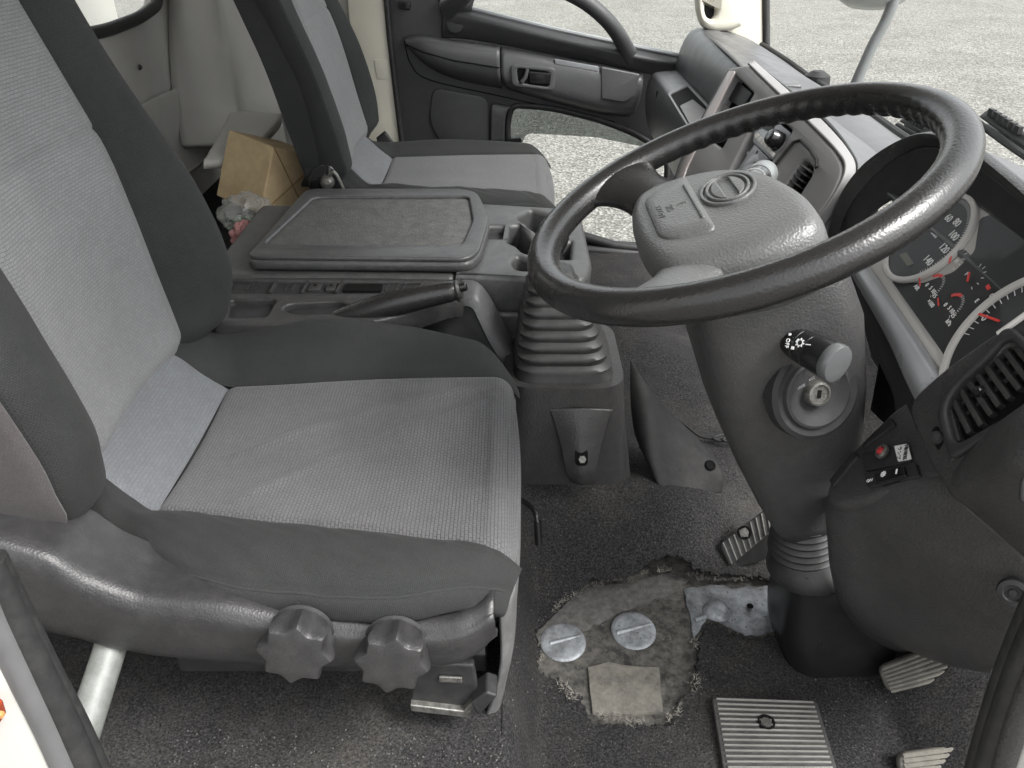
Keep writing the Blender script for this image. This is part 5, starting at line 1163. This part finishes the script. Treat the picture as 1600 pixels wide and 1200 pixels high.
tube('mirror_rod', cr([S(1335, 135, 2.0), S(1345, 112, 2.0), S(1364, 70, 2.0), S(1384, 32, 2.0), S(1398, -5, 2.0), S(1404, -50, 2.0)], 30), .0125, plastic('rod_grey', (.17, .18, .18), .4, 300, .02, .08), mi, 14)
lathe('mirror_head', [(.0001, -.030), (.05, -.026), (.075, -.012), (.082, 0), (.082, .02), (.0001, .02)], S(1362, -10, 2.05), (.1, .25, .9), MIRR, mi, 40)
lathe('mirror_base', [(.03, 0), (.028, .02), (.012, .03)], S(1275, 132, 1.93), (0, 0, 1), RUB, mi, 20)

# ------------------------------------------------------------------ driver door opening: pillars, seals, tube
bp_ = thing('door_frame', 'white body pillar with black rubber door seal at the lower left corner', 'door frame', S(80, 1200, .42))
def sl_(name, pts, r, mat, par, n=12): return tube(name, cr(pts, 30), r, mat, par, n)
net('painted_sill', [[S(-160, 930, .36), S(-80, 930, .375), S(-34, 960, .385)], [S(-160, 1050, .36), S(-50, 1050, .375), S(22, 1078, .385)], [S(-160, 1160, .36), S(-20, 1160, .375), S(68, 1180, .385)], [S(-160, 1300, .36), S(20, 1300, .375), S(118, 1300, .385)]], PAINT, bp_, 16, 16, thick=.02)
sl_('door_seal', [S(-20, 880, .40), S(10, 945, .40), S(62, 1050, .40), S(112, 1150, .40), S(165, 1270, .40)], .0105, RUB, bp_)
sl_('seal_lip', [S(-8, 870, .415), S(24, 935, .415), S(76, 1040, .415), S(128, 1140, .415), S(185, 1265, .415)], .008, RUB, bp_)
sl_('inner_trim', [S(-40, 890, .392), S(-12, 960, .392), S(36, 1060, .392), S(84, 1160, .392), S(130, 1270, .392)], .010, plastic('seal_grey', (.09, .09, .092), .45, 300, .05, .2), bp_)
rf_ = thing('side_reflector', 'small red and orange reflector on the white pillar', 'reflector', S(5, 1110, .37))
prism('red_lens', [S(-10, 1085, .372), S(6, 1092, .372), S(12, 1112, .372), S(-10, 1120, .372)], (0, -.01, 0), AMBER, rf_, .002)
prism('orange_lens', [S(-10, 1108, .360), S(7, 1110, .360), S(10, 1115, .360), S(-10, 1122, .360)], (0, -.004, 0), ORANGE, rf_, .001)
gp_ = tag(tube('grab_tube', [S(185, 965, .600), S(170, 1020, .575), S(128, 1150, .49), S(118, 1185, .47)], .0165, GALV, None, 24), 'galvanised steel tube beside the seat valance', 'tube')
fp_ = thing('door_frame', 'black rubber seal and white pillar at the lower right corner', 'door frame', S(1570, 1200, .42))
sl_('door_seal', [S(1650, 920, .40), S(1608, 1010, .40), S(1578, 1090, .40), S(1552, 1170, .40), S(1525, 1260, .40)], .0105, RUB, fp_)
sl_('seal_lip', [S(1630, 910, .412), S(1592, 1000, .412), S(1562, 1080, .412), S(1536, 1165, .412), S(1510, 1255, .412)], .009, RUB, fp_)
sl_('inner_trim', [S(1668, 940, .39), S(1626, 1030, .39), S(1596, 1105, .39), S(1572, 1180, .39), S(1548, 1265, .39)], .009, BLK, fp_)
net('painted_pillar', [[S(1680, 1000, .385), S(1760, 1000, .36)], [S(1628, 1090, .385), S(1720, 1090, .36)], [S(1585, 1190, .385), S(1700, 1190, .36)], [S(1555, 1290, .385), S(1680, 1290, .36)]], PAINT, fp_, 12, 8, thick=.02)
net('kick_trim', [[S(1580, 1040, .50), S(1650, 1000, .43)], [S(1570, 1110, .47), S(1610, 1080, .42)], [S(1545, 1200, .44), S(1570, 1180, .41)]], BLK2, fp_, 8, 8, thick=.006)

# ------------------------------------------------------------------ cab roof, out of frame but shading the cab
rfp = struct(net('cab_roof', [[V(-1.0, .36, .50), V(-.3, .36, .56), V(.30, .36, .56), V(.60, .36, .50)], [V(-1.0, 1.4, .58), V(-.3, 1.4, .64), V(.34, 1.4, .64), V(.66, 1.4, .56)], [V(-1.0, 2.5, .50), V(-.3, 2.5, .56), V(.30, 2.5, .56), V(.60, 2.5, .50)]], CREAM, None, 10, 10, thick=.03))
rfp['label'] = 'cream cab roof lining'
